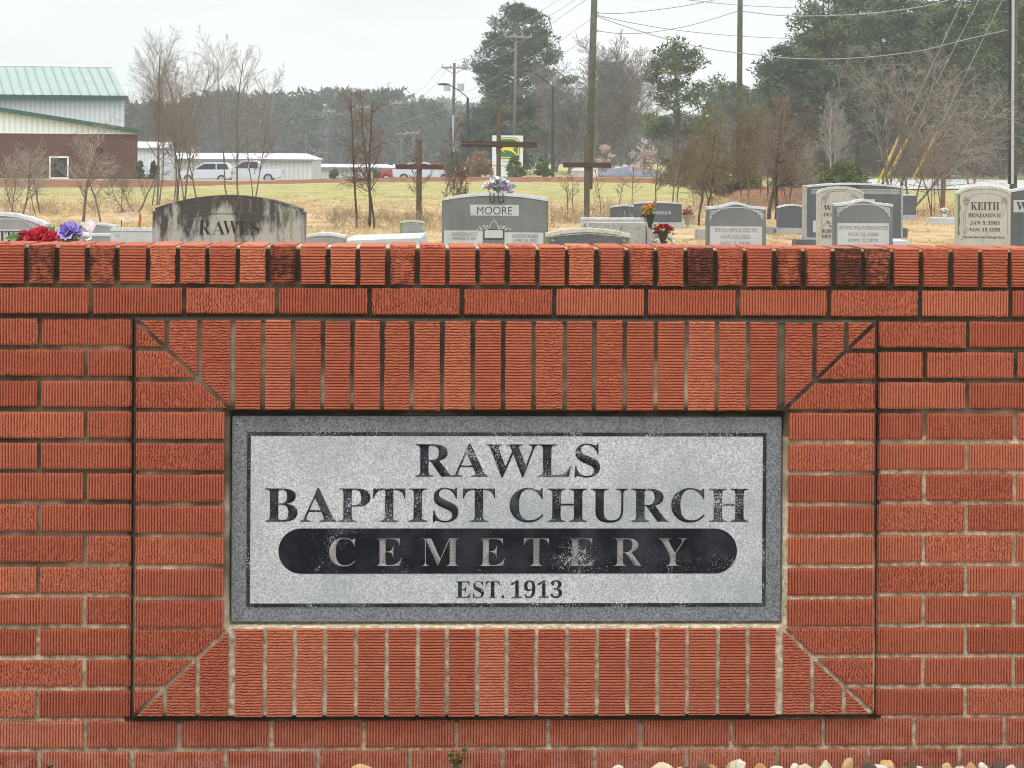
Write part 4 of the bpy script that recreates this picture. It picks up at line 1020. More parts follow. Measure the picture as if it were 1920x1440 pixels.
B_PALE = bark('pale twig', (.20, .175, .145), (.36, .325, .28)); B_OLIVE = bark('olive twig', (.115, .10, .05), (.21, .185, .10)); B_RED = bark('reddish twig', (.13, .105, .085), (.245, .20, .165))
B_FINE = bark('fine pale twigs', (.15, .132, .11), (.27, .24, .205)); B_FAR = bark('hazy grey twig', (.13, .115, .10), (.24, .215, .19), 2)
LVL = dict(seg=(13, 7, 5, 4), kids=(1.5, 1.1, 1.05), first=(.26, .12, .1), len=(.40, .52, .6), ang=(25, 52), up=(.04, .055, .03), wob=.055, tw=.0026)
def bare_tree(name, px, top, base_y, Z, label, seed, stems=1, r=.05, lean=.12, mt=None, mc=None, par=None, wide=0.0, group=None, zb=None, cat='tree', h=None):
    rr = random.Random(seed); pr = dict(LVL); pr.update(par or {})
    c = G(px, Z); zb = float(gh(c[0], c[1])) if zb is None else zb
    H = (P(px, top, Z)[2] - zb) if h is None else h
    e = empty(name, (c[0], c[1], zb)); tag(e, label, cat, group)
    crown = []
    for k in range(stems):
        S = []
        o_ = np.array([rr.uniform(-1, 1), rr.uniform(-1, 1), 0]) * (.14 * wide if stems > 1 else 0)
        d = np.array([rr.gauss(0, lean), rr.gauss(0, lean), 1.0]); d /= np.linalg.norm(d)
        L = H * (rr.uniform(.72, .95) if k else .93)
        grow(rr, S, o_ + np.array([0, 0, -.05]), d, L, r * (1 if k == 0 else rr.uniform(.5, .85)), 0, pr)
        trunk = [s_ for s_ in S if s_[2] > r * .30]; crown += [s_ for s_ in S if s_[2] <= r * .30]
        V, Q = tubes(trunk, .012); np_mesh('trunk', V, Q, mt or B_GREY, e, smooth=True)
    if not crown: crown = trunk[-3:]
    V, Q = tubes(crown, .02); np_mesh('crown', V, Q, mc or mt or B_GREY, e)
    return e
def leaf_mat(name, stops, sc=.5, rough=.75):
    t = NT(name); v = t.coord(); a = t.attr()
    f = t.math('ADD', t.math('MULTIPLY', a[0], .6), t.math('MULTIPLY', t.noise(v, sc, 3, .6), .5))
    return t.done(t.ramp(f, stops), rough, spec=.15)
L_PINE = leaf_mat('pine needles', [(.2, (.030, .048, .024)), (.5, (.072, .102, .044)), (.8, (.150, .182, .072))])
L_PINE2 = leaf_mat('bluish pine needles', [(.2, (.028, .046, .030)), (.5, (.062, .092, .052)), (.8, (.125, .158, .078))])
L_CEDAR = leaf_mat('cedar sprays', [(.2, (.035, .055, .02)), (.5, (.085, .115, .036)), (.8, (.17, .195, .065))], 2)
L_OLIVE = leaf_mat('olive shrub', [(.2, (.06, .06, .025)), (.5, (.12, .115, .045)), (.8, (.20, .185, .08))], 2)
L_FAR = leaf_mat('far wood foliage', [(.15, (.075, .065, .058)), (.42, (.10, .092, .08)), (.5, (.035, .055, .035)), (.8, (.07, .095, .05))], .08)
L_PINK = leaf_mat('pink blossom', [(.2, (.34, .20, .20)), (.5, (.48, .32, .32)), (.8, (.60, .46, .45))], 2)
L_RUST = leaf_mat('rusty leaves', [(.2, (.16, .09, .045)), (.5, (.26, .16, .085)), (.8, (.36, .25, .15))], 2)
def cards(rs, C, n, rad, ln, wd, flat=.5, up=.25):
    """leaf sprays: n thin diamonds scattered about each clump centre C (m, 4: x, y, z, radius scale)"""
    m = len(C); N = m * n
    c = np.repeat(C[:, :3], n, 0); rs_ = np.repeat(C[:, 3], n) * rad
    off = rs.normal(size=(N, 3)); off /= np.linalg.norm(off, axis=1, keepdims=True); off *= (rs.rand(N, 1) ** .45)
    off[:, 2] *= flat
    p = c + off * rs_[:, None]
    d = rs.normal(size=(N, 3)) + off * 1.2; d[:, 2] += up; d /= np.linalg.norm(d, axis=1, keepdims=True)
    s_ = np.cross(d, rs.normal(size=(N, 3))); s_ /= np.linalg.norm(s_, axis=1, keepdims=True)
    l = ln * (.6 + .8 * rs.rand(N, 1)); w_ = wd * (.6 + .8 * rs.rand(N, 1))
    V = np.stack([p - d * l * .5, p + s_ * w_ * .5, p + d * l * .5, p - s_ * w_ * .5], 1)
    Q = np.arange(N * 4).reshape(N, 4)
    tone = np.repeat(rs.rand(m), n) * .7 + rs.rand(N) * .3
    col = np.ones((N * 4, 4), np.float32); col[:, 0] = np.repeat(tone, 4)
    return V.reshape(-1, 3), Q, col
def pine(px, top, Z, prof, label, seed, ncl=95, ncard=110, mat=None, crad=.95, base=None, group=None, name='pine_tree', ln=.42, wd=.10, tr=.2, zb=None, trunkm=None, cb=None):
    """prof: list of (row in the photo, half width in photo pixels left, right) describing the crown outline from top down"""
    rs = np.random.RandomState(seed); m = mpp(Z); c = G(px, Z); zb = float(gh(c[0], c[1])) if zb is None else zb
    H = P(px, top, Z)[2] - zb; e = empty(name, (c[0], c[1], zb)); tag(e, label, 'tree', group)
    ys_ = np.array([q_[0] for q_ in prof], float); hl = np.array([q_[1] for q_ in prof], float); hr = np.array([q_[2] for q_ in prof], float)
    yy = ys_[0] + (ys_[-1] - ys_[0]) * rs.rand(ncl * 4)
    wd_ = np.interp(yy, ys_, hl + hr); keep = rs.rand(len(yy)) < wd_ / wd_.max(); yy = yy[keep][:ncl]
    wl, wr = np.interp(yy, ys_, hl), np.interp(yy, ys_, hr)
    az = rs.rand(len(yy)) * 2 * math.pi; rad = np.sqrt(.12 + .88 * rs.rand(len(yy)))
    x = np.cos(az) * rad; x = np.where(x > 0, x * wr, x * wl) * m; y = np.sin(az) * rad * (wl + wr) / 2 * m
    z = np.array([P(px, q_, Z)[2] for q_ in yy]) - zb
    dx = x * _r0[0]; dy = x * _r0[1]
    C = np.stack([dx, dy + y, z, .6 + .7 * rs.rand(len(yy))], 1)
    tipc = np.array([[0, 0, H - .4 * crad, .55]]); C = np.concatenate([C, tipc])
    V, Q, col = cards(rs, C, ncard, crad, ln, wd, .55)
    cr_ = np_mesh('crown', V, Q, mat or L_PINE, e, col=col)
    S = []; k = 8; pts = [np.array([.12 * math.sin(seed + i), .1 * math.cos(seed * 2 + i), H * .97 * i / k]) for i in range(k + 1)]; pts[0][:2] = 0
    for i in range(k): S.append((pts[i] - (np.array([0, 0, .1]) if i == 0 else 0), pts[i + 1], tr * (1 - .82 * i / k), tr * (1 - .82 * (i + 1) / k)))
    for q_ in C[:-1]:
        zz = max(.3, q_[2] - .35 * math.hypot(q_[0], q_[1]) - .2); f = min(zz / H, .96)
        b0 = np.array([0, 0, zz]); mid = b0 * .45 + q_[:3] * .55 + np.array([0, 0, -.1])
        S += [(b0, mid, tr * .32 * (1.1 - f), tr * .2 * (1.1 - f)), (mid, q_[:3], tr * .2 * (1.1 - f), .012)]
    V, Q = tubes(S, .04); np_mesh('trunk', V, Q, trunkm or B_DARK, e, smooth=True)
    return e
# --- the big pine in the middle and its lower neighbour
pine(968, 4, 200, [(8, 8, 10), (30, 34, 42), (70, 54, 70), (95, 80, 80), (130, 88, 96), (150, 72, 120), (175, 66, 84), (215, 60, 74), (250, 50, 66)], 'tall dense pine standing alone in the middle behind the dealer sign', 21, 190, 130, L_PINE2, 1.0, tr=.28)
pine(925, 182, 192, [(186, 14, 14), (205, 36, 40), (235, 52, 66), (270, 60, 80), (305, 58, 80), (322, 50, 70)], 'broad dark evergreen left of and below the tall lone pine', 22, 110, 120, L_PINE2, .95, tr=.22)
pine(1268, 76, 150, [(80, 10, 14), (100, 40, 40), (130, 56, 62), (160, 40, 84), (185, 46, 60), (215, 64, 70), (245, 62, 70), (258, 40, 50)], 'flat topped pine with open crown left of the leaning middle pole', 23, 62, 70, L_PINE, .85, tr=.2)
# --- the pine stand on the right
GRP = 'pines of the stand on the right'
right = [(1472, 84, 158, [(88, 14, 16), (110, 40, 44), (150, 44, 56), (185, 44, 60), (205, 20, 50), (250, 16, 50), (300, 10, 40)], 'leftmost pine of the right hand stand, shorter than the next'),
         (1545, -40, 160, [(-36, 16, 20), (20, 46, 60), (60, 52, 66), (110, 60, 70), (160, 56, 70), (230, 50, 60), (290, 30, 40)], 'tall pine forming the left shoulder of the right hand stand'),
         (1610, -60, 166, [(-56, 14, 20), (0, 40, 50), (60, 60, 60), (130, 60, 60), (200, 56, 56), (260, 40, 40)], 'tall pine behind the yellow guy markers, second row'),
         (1665, -25, 152, [(-20, 20, 20), (30, 50, 50), (90, 64, 60), (150, 60, 60), (215, 54, 50), (260, 30, 30)], 'full crowned pine above the bare multi stemmed tree'),
         (1722, 6, 162, [(10, 16, 16), (50, 46, 46), (110, 60, 60), (170, 60, 60), (230, 50, 56), (270, 30, 30)], 'pine with a rounded top just under the upper photo edge'),
         (1775, -10, 150, [(-4, 20, 20), (40, 50, 46), (100, 62, 56), (160, 60, 60), (220, 56, 60), (265, 40, 40)], 'front pine between the guy wires and the right pole'),
         (1828, -30, 158, [(-26, 18, 18), (20, 50, 50), (90, 60, 60), (150, 60, 60), (210, 60, 56), (262, 44, 40)], 'pine close left of the pole with the pale conduit'),
         (1880, -60, 146, [(-50, 20, 20), (10, 56, 56), (90, 66, 60), (160, 70, 60), (220, 60, 60), (275, 40, 40)], 'pine directly behind the pole with the pale conduit'),
         (1940, -40, 150, [(-36, 20, 20), (10, 60, 60), (90, 70, 70), (160, 66, 66), (230, 60, 60), (280, 40, 40)], 'pine cut by the right photo edge'),
         (1510, 60, 186, [(64, 16, 16), (110, 46, 50), (170, 52, 60), (230, 50, 60), (300, 40, 50)], 'rear pine seen between the two leftmost trunks of the stand'),
         (1640, 20, 190, [(24, 20, 20), (90, 56, 60), (160, 64, 64), (230, 60, 60), (300, 50, 50)], 'rear pine filling the stand behind the yellow markers'),
         (1750, 40, 188, [(44, 20, 20), (100, 60, 60), (170, 70, 70), (240, 66, 66), (300, 50, 50)], 'rear pine filling the stand behind the guy wires'),
         (1850, 20, 186, [(24, 20, 20), (90, 60, 60), (170, 70, 70), (240, 66, 66), (300, 50, 50)], 'rear pine low behind the conduit pole'),
         (1930, 20, 190, [(24, 20, 20), (90, 60, 60), (170, 70, 70), (240, 66, 66), (300, 50, 50)], 'rear pine at the far right edge')]
for k, (px, tp, Z, pf, lb) in enumerate(right):
    pine(px, tp, Z, pf, lb, 40 + k, 105, 105, L_PINE if k % 3 else L_PINE2, .95, group=GRP, tr=.2)
for k, (px, tp, Z) in enumerate([(1370, 158, 230), (1418, 165, 235), (1120, 250, 300)]):
    pine(px, tp, Z, [(tp + 4, 14, 14), (tp + 20, 36, 36), (tp + 45, 40, 44), (tp + 90, 36, 36)], ['distant pine top left of the leaning middle pole', 'distant pine top between the middle pole and the stand', 'low distant evergreen behind the grey bare trees'][k], 70 + k, 50, 80, L_PINE2, 1.2, ln=.6, wd=.16, tr=.2)
# --- far wood across the horizon: one mass
rs = np.random.RandomState(90); Cs = []
prof_far = [(-300, 215), (60, 205), (235, 205), (330, 200), (390, 190), (430, 180), (480, 195), (520, 180), (560, 178), (600, 190), (640, 182), (690, 186), (740, 184), (790, 205), (850, 215), (1000, 235), (1200, 235), (1400, 225), (1700, 235), (2200, 235)]
fx, fy = [a for a, _ in prof_far], [b for _, b in prof_far]
for k in range(270):
    px = rs.uniform(-300, 2250); Z = rs.uniform(350, 460); m = mpp(Z); tp = np.interp(px, fx, fy) - 12 + abs(rs.normal()) * 16; hw = rs.uniform(12, 22) * m
    green = rs.rand() < .62
    for j in range(34):
        t_ = rs.rand(); ymid = tp + (330 - tp) * t_ ** 1.3; f = min(1, .35 + 2.2 * t_) ; 
        if not green: f = min(1, .5 + t_)
        p = P(px, ymid, Z); a_ = rs.rand() * 6.28
        Cs.append((p[0] + math.cos(a_) * hw * f * rs.rand() ** .5, p[1] + math.sin(a_) * hw * f, p[2], .7 + .6 * rs.rand(), (.62 if green and t_ < .6 else .18) + .25 * rs.rand()))
Cs = np.array(Cs)
V, Q, col = cards(rs, Cs[:, :4], 34, 1.9, 1.15, .5, .6); col[:, 0] = np.repeat(Cs[:, 4], 34 * 4) + (rs.rand(len(Cs) * 34).repeat(4) - .5) * .25
tag(np_mesh('far_wood', V, Q, L_FAR, col=col), 'hazy mixed wood along the horizon', 'wood', kind='stuff')
Cs = []
for k in range(70):
    px = rs.uniform(600, 1100); Z = rs.uniform(640, 800); m = mpp(Z); tp = np.interp(px, [600, 760, 800, 860, 1100], [196, 192, 186, 196, 215]) + abs(rs.normal()) * 6; hw = rs.uniform(14, 26) * m
    for j in range(24):
        t_ = rs.rand(); p = P(px, tp + (320 - tp) * t_, Z); a_ = rs.rand() * 6.28; f = min(1, .4 + 2 * t_)
        Cs.append((p[0] + math.cos(a_) * hw * f, p[1] + math.sin(a_) * hw * f, p[2], .8 + .5 * rs.rand()))
V, Q, col = cards(rs, np.array(Cs), 18, 3.2, 2.0, .9, .6); col[:, 0] = .2 + .3 * col[:, 0]
tag(np_mesh('farthest_wood', V, Q, L_FAR, col=col), 'farthest pale ridge of trees in the haze', 'wood', kind='stuff')
# understorey of the stand
rs = np.random.RandomState(95); C = []
for k in range(420):
    px = rs.uniform(1400, 2000); Z = rs.uniform(158, 182); p = G(px, Z); h = rs.rand() ** 1.4 * 3.2; C.append((p[0], p[1], h + .1, .8 + .6 * rs.rand()))
V, Q, col = cards(rs, np.array(C), 60, .8, .7, .035, .8, .9); col[:, 0] = .1 + .5 * col[:, 0]
L_UND = leaf_mat('brown undergrowth', [(.1, (.055, .042, .033)), (.5, (.12, .093, .072)), (.9, (.20, .165, .13))], .3)
tag(np_mesh('undergrowth', V, Q, L_UND, col=col), 'brown leafless undergrowth below the right hand pines', 'undergrowth', kind='stuff')

# --- leafless trees
FARP = dict(tw=.011, seg=(8, 6, 5, 4, 3), kids=(2, 1.3, 1.3, 1.0), first=(.2, .1, .1, .1), len=(.6, .6, .6, .6), ang=(20, 55), up=(.05, .06, .04), wob=.12)
GB = 'grey leafless trees behind the right cross'
for k, (px, tp, lb) in enumerate([(1052, 178, 'grey leafless tree just right of the tall lone pine'), (1098, 146, 'grey leafless tree behind the leaning left pole'), (1150, 122, 'tallest grey leafless tree, midway between pole and flat topped pine'), (1200, 142, 'grey leafless tree touching the flat topped pine'), (1125, 185, 'lower grey leafless tree in front of the tallest one'), (1330, 215, 'grey leafless tree right of the flat topped pine'), (1030, 222, 'low grey leafless tree behind the black lamp post')]):
    bare_tree('leafless_tree', px, tp, 330, 178 + 4 * k, lb, 110 + k, 2 if k % 2 else 3, .16, .16, B_FAR, B_FAR, FARP, 6, GB)
# left pair of tall thin trees before the sheds
bare_tree('leafless_tree', 318, 78, 372, 62, 'tall many stemmed leafless tree behind the blackened stone', 131, 6, .03, .12, B_GREY, B_FINE, None, 7)
bare_tree('leafless_tree', 352, 110, 372, 63, 'slim leafless tree right beside the many stemmed one', 132, 3, .028, .09, B_GREY, B_FINE, None, 3)
bare_tree('leafless_tree', 448, 92, 372, 61, 'slender leafless tree before the parked pickup', 133, 2, .03, .06, B_GREY, B_FINE, None, 3)
bare_tree('leafless_tree', 478, 150, 372, 64, 'lower leafless tree beside the slender one', 134, 2, .022, .10, B_GREY, B_FINE, None, 2)
SM = dict(tw=.0022, kids=(1.2, .85, .9), len=(.62, .6, .6), up=(.02, .03, .01), ang=(28, 65))
bare_tree('leafless_shrub', 160, 250, 418, 47, 'forked leafless shrub in front of the brick building window', 141, 2, .035, .30, B_GREY, B_PALE, SM, 2, cat='shrub')
bare_tree('leafless_shrub', 72, 275, 402, 53, 'leafless shrub left of the forked one before the brick wall', 142, 2, .026, .22, B_GREY, B_PALE, SM, 2, cat='shrub')
bare_tree('leafless_shrub', 20, 300, 405, 52, 'leafless shrub at the left photo edge', 143, 3, .025, .3, B_GREY, B_PALE, SM, 2, cat='shrub')
bare_tree('leafless_shrub', 262, 300, 400, 55, 'low spreading leafless shrub at the building corner', 144, 4, .025, .4, B_GREY, B_GREY, SM, 3, cat='shrub')
# clump by the left cross
bare_tree('leafless_tree', 682, 168, 430, 44, 'dark leafless clump of five stems left of the left cross', 151, 3, .034, .03, B_DARK, B_BROWN, dict(len=(.27, .55, .6), kids=(1.5, 1.1, 1.0), ang=(32, 72), up=(.03, .01, .0), wob=.03), 1.8)
bare_tree('leafless_tree', 800, 215, 430, 46, 'thin leafless tree right behind the left cross', 152, 2, .016, .06, B_BROWN, B_BROWN, dict(len=(.3, .5, .5)), 2.5)
bare_tree('leafless_sapling', 838, 300, 420, 50, 'thin sapling between left cross and wide grey headstone', 153, 2, .02, .12, B_BROWN, B_BROWN, dict(tw=.0035), 2)
SAP = dict(tw=.0035, seg=(8, 5, 4), kids=(1.6, 1.1), first=(.25, .1), len=(.34, .5), ang=(30, 65), up=(.04, .04), wob=.07)
for k, (px, tp, Z, lb) in enumerate([(1064, 310, 52, 'single whip sapling right of the wide headstone'), (1076, 318, 55, 'second whip sapling left of the right cross'), (1128, 300, 56, 'whip sapling just right of the right cross'), (1186, 300, 60, 'leaning sapling midway across the green field'), (1160, 330, 58, 'short sapling left of the leaning one')]):
    bare_tree('leafless_sapling', px, tp, 415, Z, lb, 160 + k, 1, .014, .10, B_BROWN, B_BROWN, SAP, 1, 'whip saplings along the field edge')
# brushy row of saplings right of centre
BR = dict(tw=.0036, seg=(10, 6, 5, 4), kids=(2.0, 1.3, 1.3), first=(.28, .1, .1), len=(.32, .6, .6), ang=(30, 70), up=(.05, .05, .03), wob=.10)
rowt = [(1232, 262, 62, B_OLIVE, 1, 'brushy olive sapling at the left end of the row'), (1262, 240, 64, B_RED, 1, 'brushy reddish sapling second in the row'), (1311, 215, 47, B_OLIVE, 1, 'slim dark trunked sapling right of the dried flower urn'), (1324, 240, 48, B_BROWN, 1, 'slim sapling close right of the dark trunked one'), (1346, 205, 55, B_OLIVE, 2, 'olive sapling pair behind the first scrollwork stone'), (1376, 188, 60, B_BROWN, 2, 'brown brushy tree left of the middle pole foot'),
        (1408, 195, 62, B_OLIVE, 2, 'olive brushy tree right of the middle pole foot'), (1449, 172, 52, B_RED, 3, 'dark trunked leafless tree with reddish twigs above the plain arched stone'), (1470, 195, 58, B_BROWN, 2, 'brown brushy tree right of the dark trunked one'), (1500, 255, 66, B_PALE, 2, 'pale twigged shrub tree before the pine stand'), (1290, 255, 66, B_BROWN, 2, 'brown brushy sapling behind the slim pair'), (1430, 240, 68, B_RED, 2, 'reddish brushy sapling behind the dark trunked tree')]
for k, (px, tp, Z, mt, st_, lb) in enumerate(rowt):
    bare_tree('brushy_sapling', px, tp, 430, Z, lb, 180 + k, st_, .05 if 'dark trunked leafless' in lb else .026, .07, B_DARK if 'dark' in lb else mt, mt, BR, 2, 'brushy saplings in a row right of centre')
# spreading tree by the guy markers and pale one behind
bare_tree('leafless_tree', 1712, 118, 392, 58, 'wide spreading leafless tree around the yellow guy markers', 201, 4, .042, .22, B_GREY, B_PALE, dict(tw=.003, kids=(1.4, 1.1, 1.1), len=(.6, .6, .6), ang=(30, 68), up=(.03, .02, .0)), 4)
bare_tree('leafless_tree', 1690, 200, 392, 56, 'slim leafless stems left of the spreading tree', 202, 2, .028, .12, B_GREY, B_GREY, None, 3)
bare_tree('leafless_tree', 1770, 255, 392, 55, 'brown leafless shrub tree at the wooden post', 203, 4, .02, .3, B_BROWN, B_RED, SM, 2)
bare_tree('leafless_tree', 1562, 190, 330, 120, 'pale leafless tree before the dark pine trunks', 204, 2, .06, .12, B_PALE, B_PALE, dict(tw=.005, kids=(1.7, 1.3, 1.1)), 3)
bare_tree('leafless_tree', 1820, 225, 330, 120, 'small brown leafless tree left of the conduit pole, across the road', 205, 3, .05, .2, B_BROWN, B_BROWN, dict(tw=.005), 3)
# evergreen shrubs
def shrub(name, px, top, base, Z, hw, label, seed, mat, n=30, card=80, ln=.16, wd=.05, cone=True, zb=None, cat='shrub', group=None):
    rs = np.random.RandomState(seed); m = mpp(Z); c = G(px, Z); zb = P(px, base, Z)[2] if zb is None else zb; H = (base - top) * m
    e = empty(name, (c[0], c[1], zb)); tag(e, label, cat, group)
    t_ = rs.rand(n) ** (1.3 if cone else .9); a_ = rs.rand(n) * 6.28; rr_ = np.sqrt(rs.rand(n)) * hw * m * ((1 - t_) * .95 + .08 if cone else np.sqrt(np.clip(1 - (t_ * 1.02 - .25) ** 2 / .62, .05, 1)))
    C = np.stack([np.cos(a_) * rr_, np.sin(a_) * rr_, .06 * H + t_ * H * .92, np.ones(n)], 1)
    rad = hw * m * (.34 if cone else .4)
    V, Q, col = cards(rs, C, card, rad, ln, wd, .8, .5); np_mesh('foliage', V, Q, mat, e, col=col)
    V, Q = tubes([((0, 0, -.05), (0, 0, H * .6), .03 * H ** .5, .012)] + [((0, 0, H * .15), tuple(q_[:3]), .012, .006) for q_ in C], .01); np_mesh('stem', V, Q, B_DARK, e)
    return e
shrub('young_conifer', 966, 294, 331, 140, 20, 'yellow green young conifer in front of the dealer sign', 1, L_CEDAR, 34, 90, .22, .07)
shrub('young_conifer', 1019, 286, 330, 142, 16, 'yellow green young conifer between sign and black lamp post', 2, L_CEDAR, 30, 90, .22, .07)
shrub('rusty_shrub', 900, 285, 333, 145, 24, 'rusty brown shrub left of the dealer sign', 3, L_RUST, 30, 70, .25, .06, False)
shrub('rounded_shrub', 852, 288, 333, 165, 14, 'dark rounded shrub at the foot of the crossarm pole', 4, L_PINE2, 24, 70, .3, .08, False)
shrub('conical_shrub', 262, 300, 347, 128, 12, 'dark conical shrub at the brick building corner', 5, L_PINE2, 24, 80, .22, .07)
shrub('conical_shrub', 288, 304, 347, 130, 11, 'second dark conical shrub, right of the corner one', 6, L_PINE2, 24, 80, .22, .07)
shrub('potted_shrub', 626, 318, 341, 160, 9, 'small dark shrub before the lower pale shed', 7, L_OLIVE, 14, 60, .22, .06, False); shrub('potted_shrub', 705, 320, 338, 160, 8, 'small dark shrub right of the lower pale shed', 8, L_PINE2, 14, 60, .22, .06, False)
shrub('juniper_bush', 1532, 312, 372, 84, 36, 'bright green juniper bush at the left edge of the big monument', 9, L_CEDAR, 60, 110, .14, .04, False)
shrub('juniper_bush', 1480, 300, 366, 92, 34, 'green juniper bush behind the plain arched stone', 10, L_CEDAR, 50, 100, .16, .045, False)
shrub('juniper_bush', 1588, 305, 350, 96, 34, 'low olive juniper bush behind the big monument', 11, L_CEDAR, 50, 100, .16, .045, False)
shrub('olive_bush', 1286, 288, 345, 90, 38, 'olive green bush among the brushy saplings', 12, L_OLIVE, 50, 100, .15, .04, False); shrub('olive_bush', 1390, 300, 362, 80, 40, 'dark olive bush at the foot of the middle pole', 13, L_OLIVE, 50, 100, .14, .035, False)
shrub('olive_bush', 1340, 300, 352, 86, 36, 'olive bush behind the olive sapling pair', 14, L_OLIVE, 50, 100, .15, .04, False)
shrub('blossom_tree', 1136, 270, 322, 150, 17, 'pink blossoming small tree right of the right cross', 15, L_PINK, 20, 30, .18, .09, False, cat='tree'); shrub('blossom_tree', 1208, 262, 326, 148, 26, 'paler pink blossoming tree by the olive bush', 16, L_PINK, 24, 22, .18, .08, False, cat='tree')
shrub('blossom_tree', 478, 282, 325, 185, 14, 'faint pink blossoming tree by the pale shed', 17, L_PINK, 8, 9, .2, .08, False, cat='tree'); shrub('blossom_tree', 362, 276, 330, 185, 12, 'faint pink blossoming tree behind the leafless stems', 18, L_PINK, 8, 9, .2, .08, False, cat='tree')
# dry weeds along the old fence row
rs = np.random.RandomState(97); C = []
for px0, px1, Z0, Z1, n, hm in ((590, 850, 43, 50, 90, .22), (1030, 1300, 45, 52, 110, .30), (1500, 1800, 52, 58, 80, .18), (0, 420, 50, 56, 70, .25), (1290, 1500, 52, 60, 120, .4)):
    for k in range(n):
        px = rs.uniform(px0, px1); Z = rs.uniform(Z0, Z1); p = G(px, Z); C.append((p[0], p[1], rs.rand() * hm, .6 + .8 * rs.rand()))
V, Q, col = cards(rs, np.array(C), 30, .2, .2, .007, .7, 1.5); col[:, 0] = col[:, 0]
L_DRY = leaf_mat('dry weed stalks', [(.1, (.13, .095, .06)), (.5, (.27, .20, .12)), (.9, (.42, .34, .22))], 1)
tag(np_mesh('dry_weeds', V, Q, L_DRY, col=col), 'dry brown weeds along the field edge', 'weeds', kind='stuff')

# short dry turf standing up from the cemetery ground
rs = np.random.RandomState(98); n = 26000
zz = 36 * (78 / 36) ** rs.rand(n); pxx = rs.uniform(-40, 1960, n)
d_ = CAM[None, :2] + zz[:, None] * FWD[None, :2] + ((pxx - CX) / F * zz)[:, None] * RIGHT[None, :2]
cl_ = fbm(d_[:, 0] * .8, d_[:, 1] * .25, 3) > .46
C = np.concatenate([d_[cl_], np.full((cl_.sum(), 1), .015), np.ones((cl_.sum(), 1))], 1)
V, Q, col = cards(rs, C, 4, .07, .085, .010, .2, 1.6); col[:, 0] = .25 + .7 * col[:, 0]
L_TURF = leaf_mat('dry turf', [(.1, (.22, .15, .07)), (.5, (.45, .33, .17)), (.9, (.62, .50, .30))], .6)
tag(np_mesh('dry_turf', V, Q, L_TURF, col=col), 'short dry turf between the graves', 'turf', kind='stuff')
# ================================================================== buildings
def wallmat(name, c, per=.3, dirv='X', k=.12):
    t = NT(name); v = t.coord(); w_ = t.n('ShaderNodeTexWave', wave_type='BANDS', bands_direction=dirv, Scale=.314 / per); t.l(v, w_.inputs['Vector'])
    f = t.math('ADD', t.math('MULTIPLY', w_.outputs['Fac'], .6), t.math('MULTIPLY', t.noise(v, .8, 4), .4))
    return t.done(t.ramp(f, [(.2, [x * (1 - k) for x in c]), (.8, [min(.9, x * (1 + k)) for x in c])]), .6, bump=w_.outputs['Fac'], bstr=.4, bdist=.02)
M_WMET = wallmat('ribbed white metal', (.66, .68, .67)); M_GMET = simple('pale green metal roof', (.27, .345, .31), .5, .06, .6); M_GTRIM = simple('dark green trim', (.035, .085, .07), .5)
M_RIB = simple('roof rib', (.25, .32, .29), .5); M_CREAM = wallmat('cream metal wall', (.62, .60, .50), .4); M_SHROOF = simple('pale metal roof', (.74, .76, .79), .5, .05, .5); M_STRIM = simple('grey trim', (.22, .22, .21), .6)
t = NT('dull red brick wall'); v = t.coord()
br = t.n('ShaderNodeTexBrick', Scale=4.5); br.inputs['Mortar Size'].default_value = .012
mp_ = t.n('ShaderNodeMapping'); mp_.inputs['Rotation'].default_value = (R(90), 0, 0); t.l(v, mp_.inputs[0]); t.l(mp_.outputs[0], br.inputs['Vector'])
br.inputs['Color1'].default_value = (.085, .033, .027, 1); br.inputs['Color2'].default_value = (.125, .048, .038, 1); br.inputs['Mortar'].default_value = (.19, .13, .11, 1)
M_RB = t.done(t.mix(t.ramp(t.noise(v, .7, 4), [(.4, 0.0), (.7, .4)]), br.outputs['Color'], (.08, .034, .028)), .9)
M_GLASS = simple('dark window glass', (.02, .025, .028), .15, .2, 1, spec=.2); M_WFRAME = simple('white window frame', (.74, .74, .72), .5); M_BLACK = simple('black fitting', (.02, .02, .022), .5)
Zb = 132; m = mpp(Zb); p0 = P(258, HY, Zb); zg = float(gh(p0[0], Zb)) - .1
bld = empty('metal_hall', (p0[0], p0[1], zg), -YAW + R(9.6)); tag(bld, 'hall with red brick base, white metal walls and pale green roof at the left', 'building')
def bz(py, Z=Zb): return P(258, py, Z)[2] - zg
xl = -1040 * m   # gable end spans to the left beyond the frame
MB().box(xl, 0, 0, 22, -.2, bz(250.5)).build('brick_base', M_RB, bld)
xm = xl / 2; zr = bz(250.5) + .35; sl_ = (248 - 208) / 260
MB().prism([(xl, bz(250.5)), (0, bz(250.5)), (0, bz(248)), (xm, bz(248) - xm * sl_), (xl, bz(248))], .03, 21.9).build('gable_wall', M_WMET, bld)
MB().prism([(.06, bz(250.5)), (.06, bz(242.5)), (xm, bz(242.5) - xm * sl_), (xm, bz(250.5) - xm * sl_)], -.25, 22.3).build('roof', M_GTRIM, bld)
MB().prism([(xl - .06, bz(250.5)), (xl - .06, bz(242.5)), (xm, bz(242.5) - xm * sl_), (xm, bz(250.5) - xm * sl_)], -.25, 22.3).build('roof', M_GTRIM, bld)
MB().box(xl, .02, -.03, .03, bz(251.8), bz(250)).build('sill_band', M_WFRAME, bld)
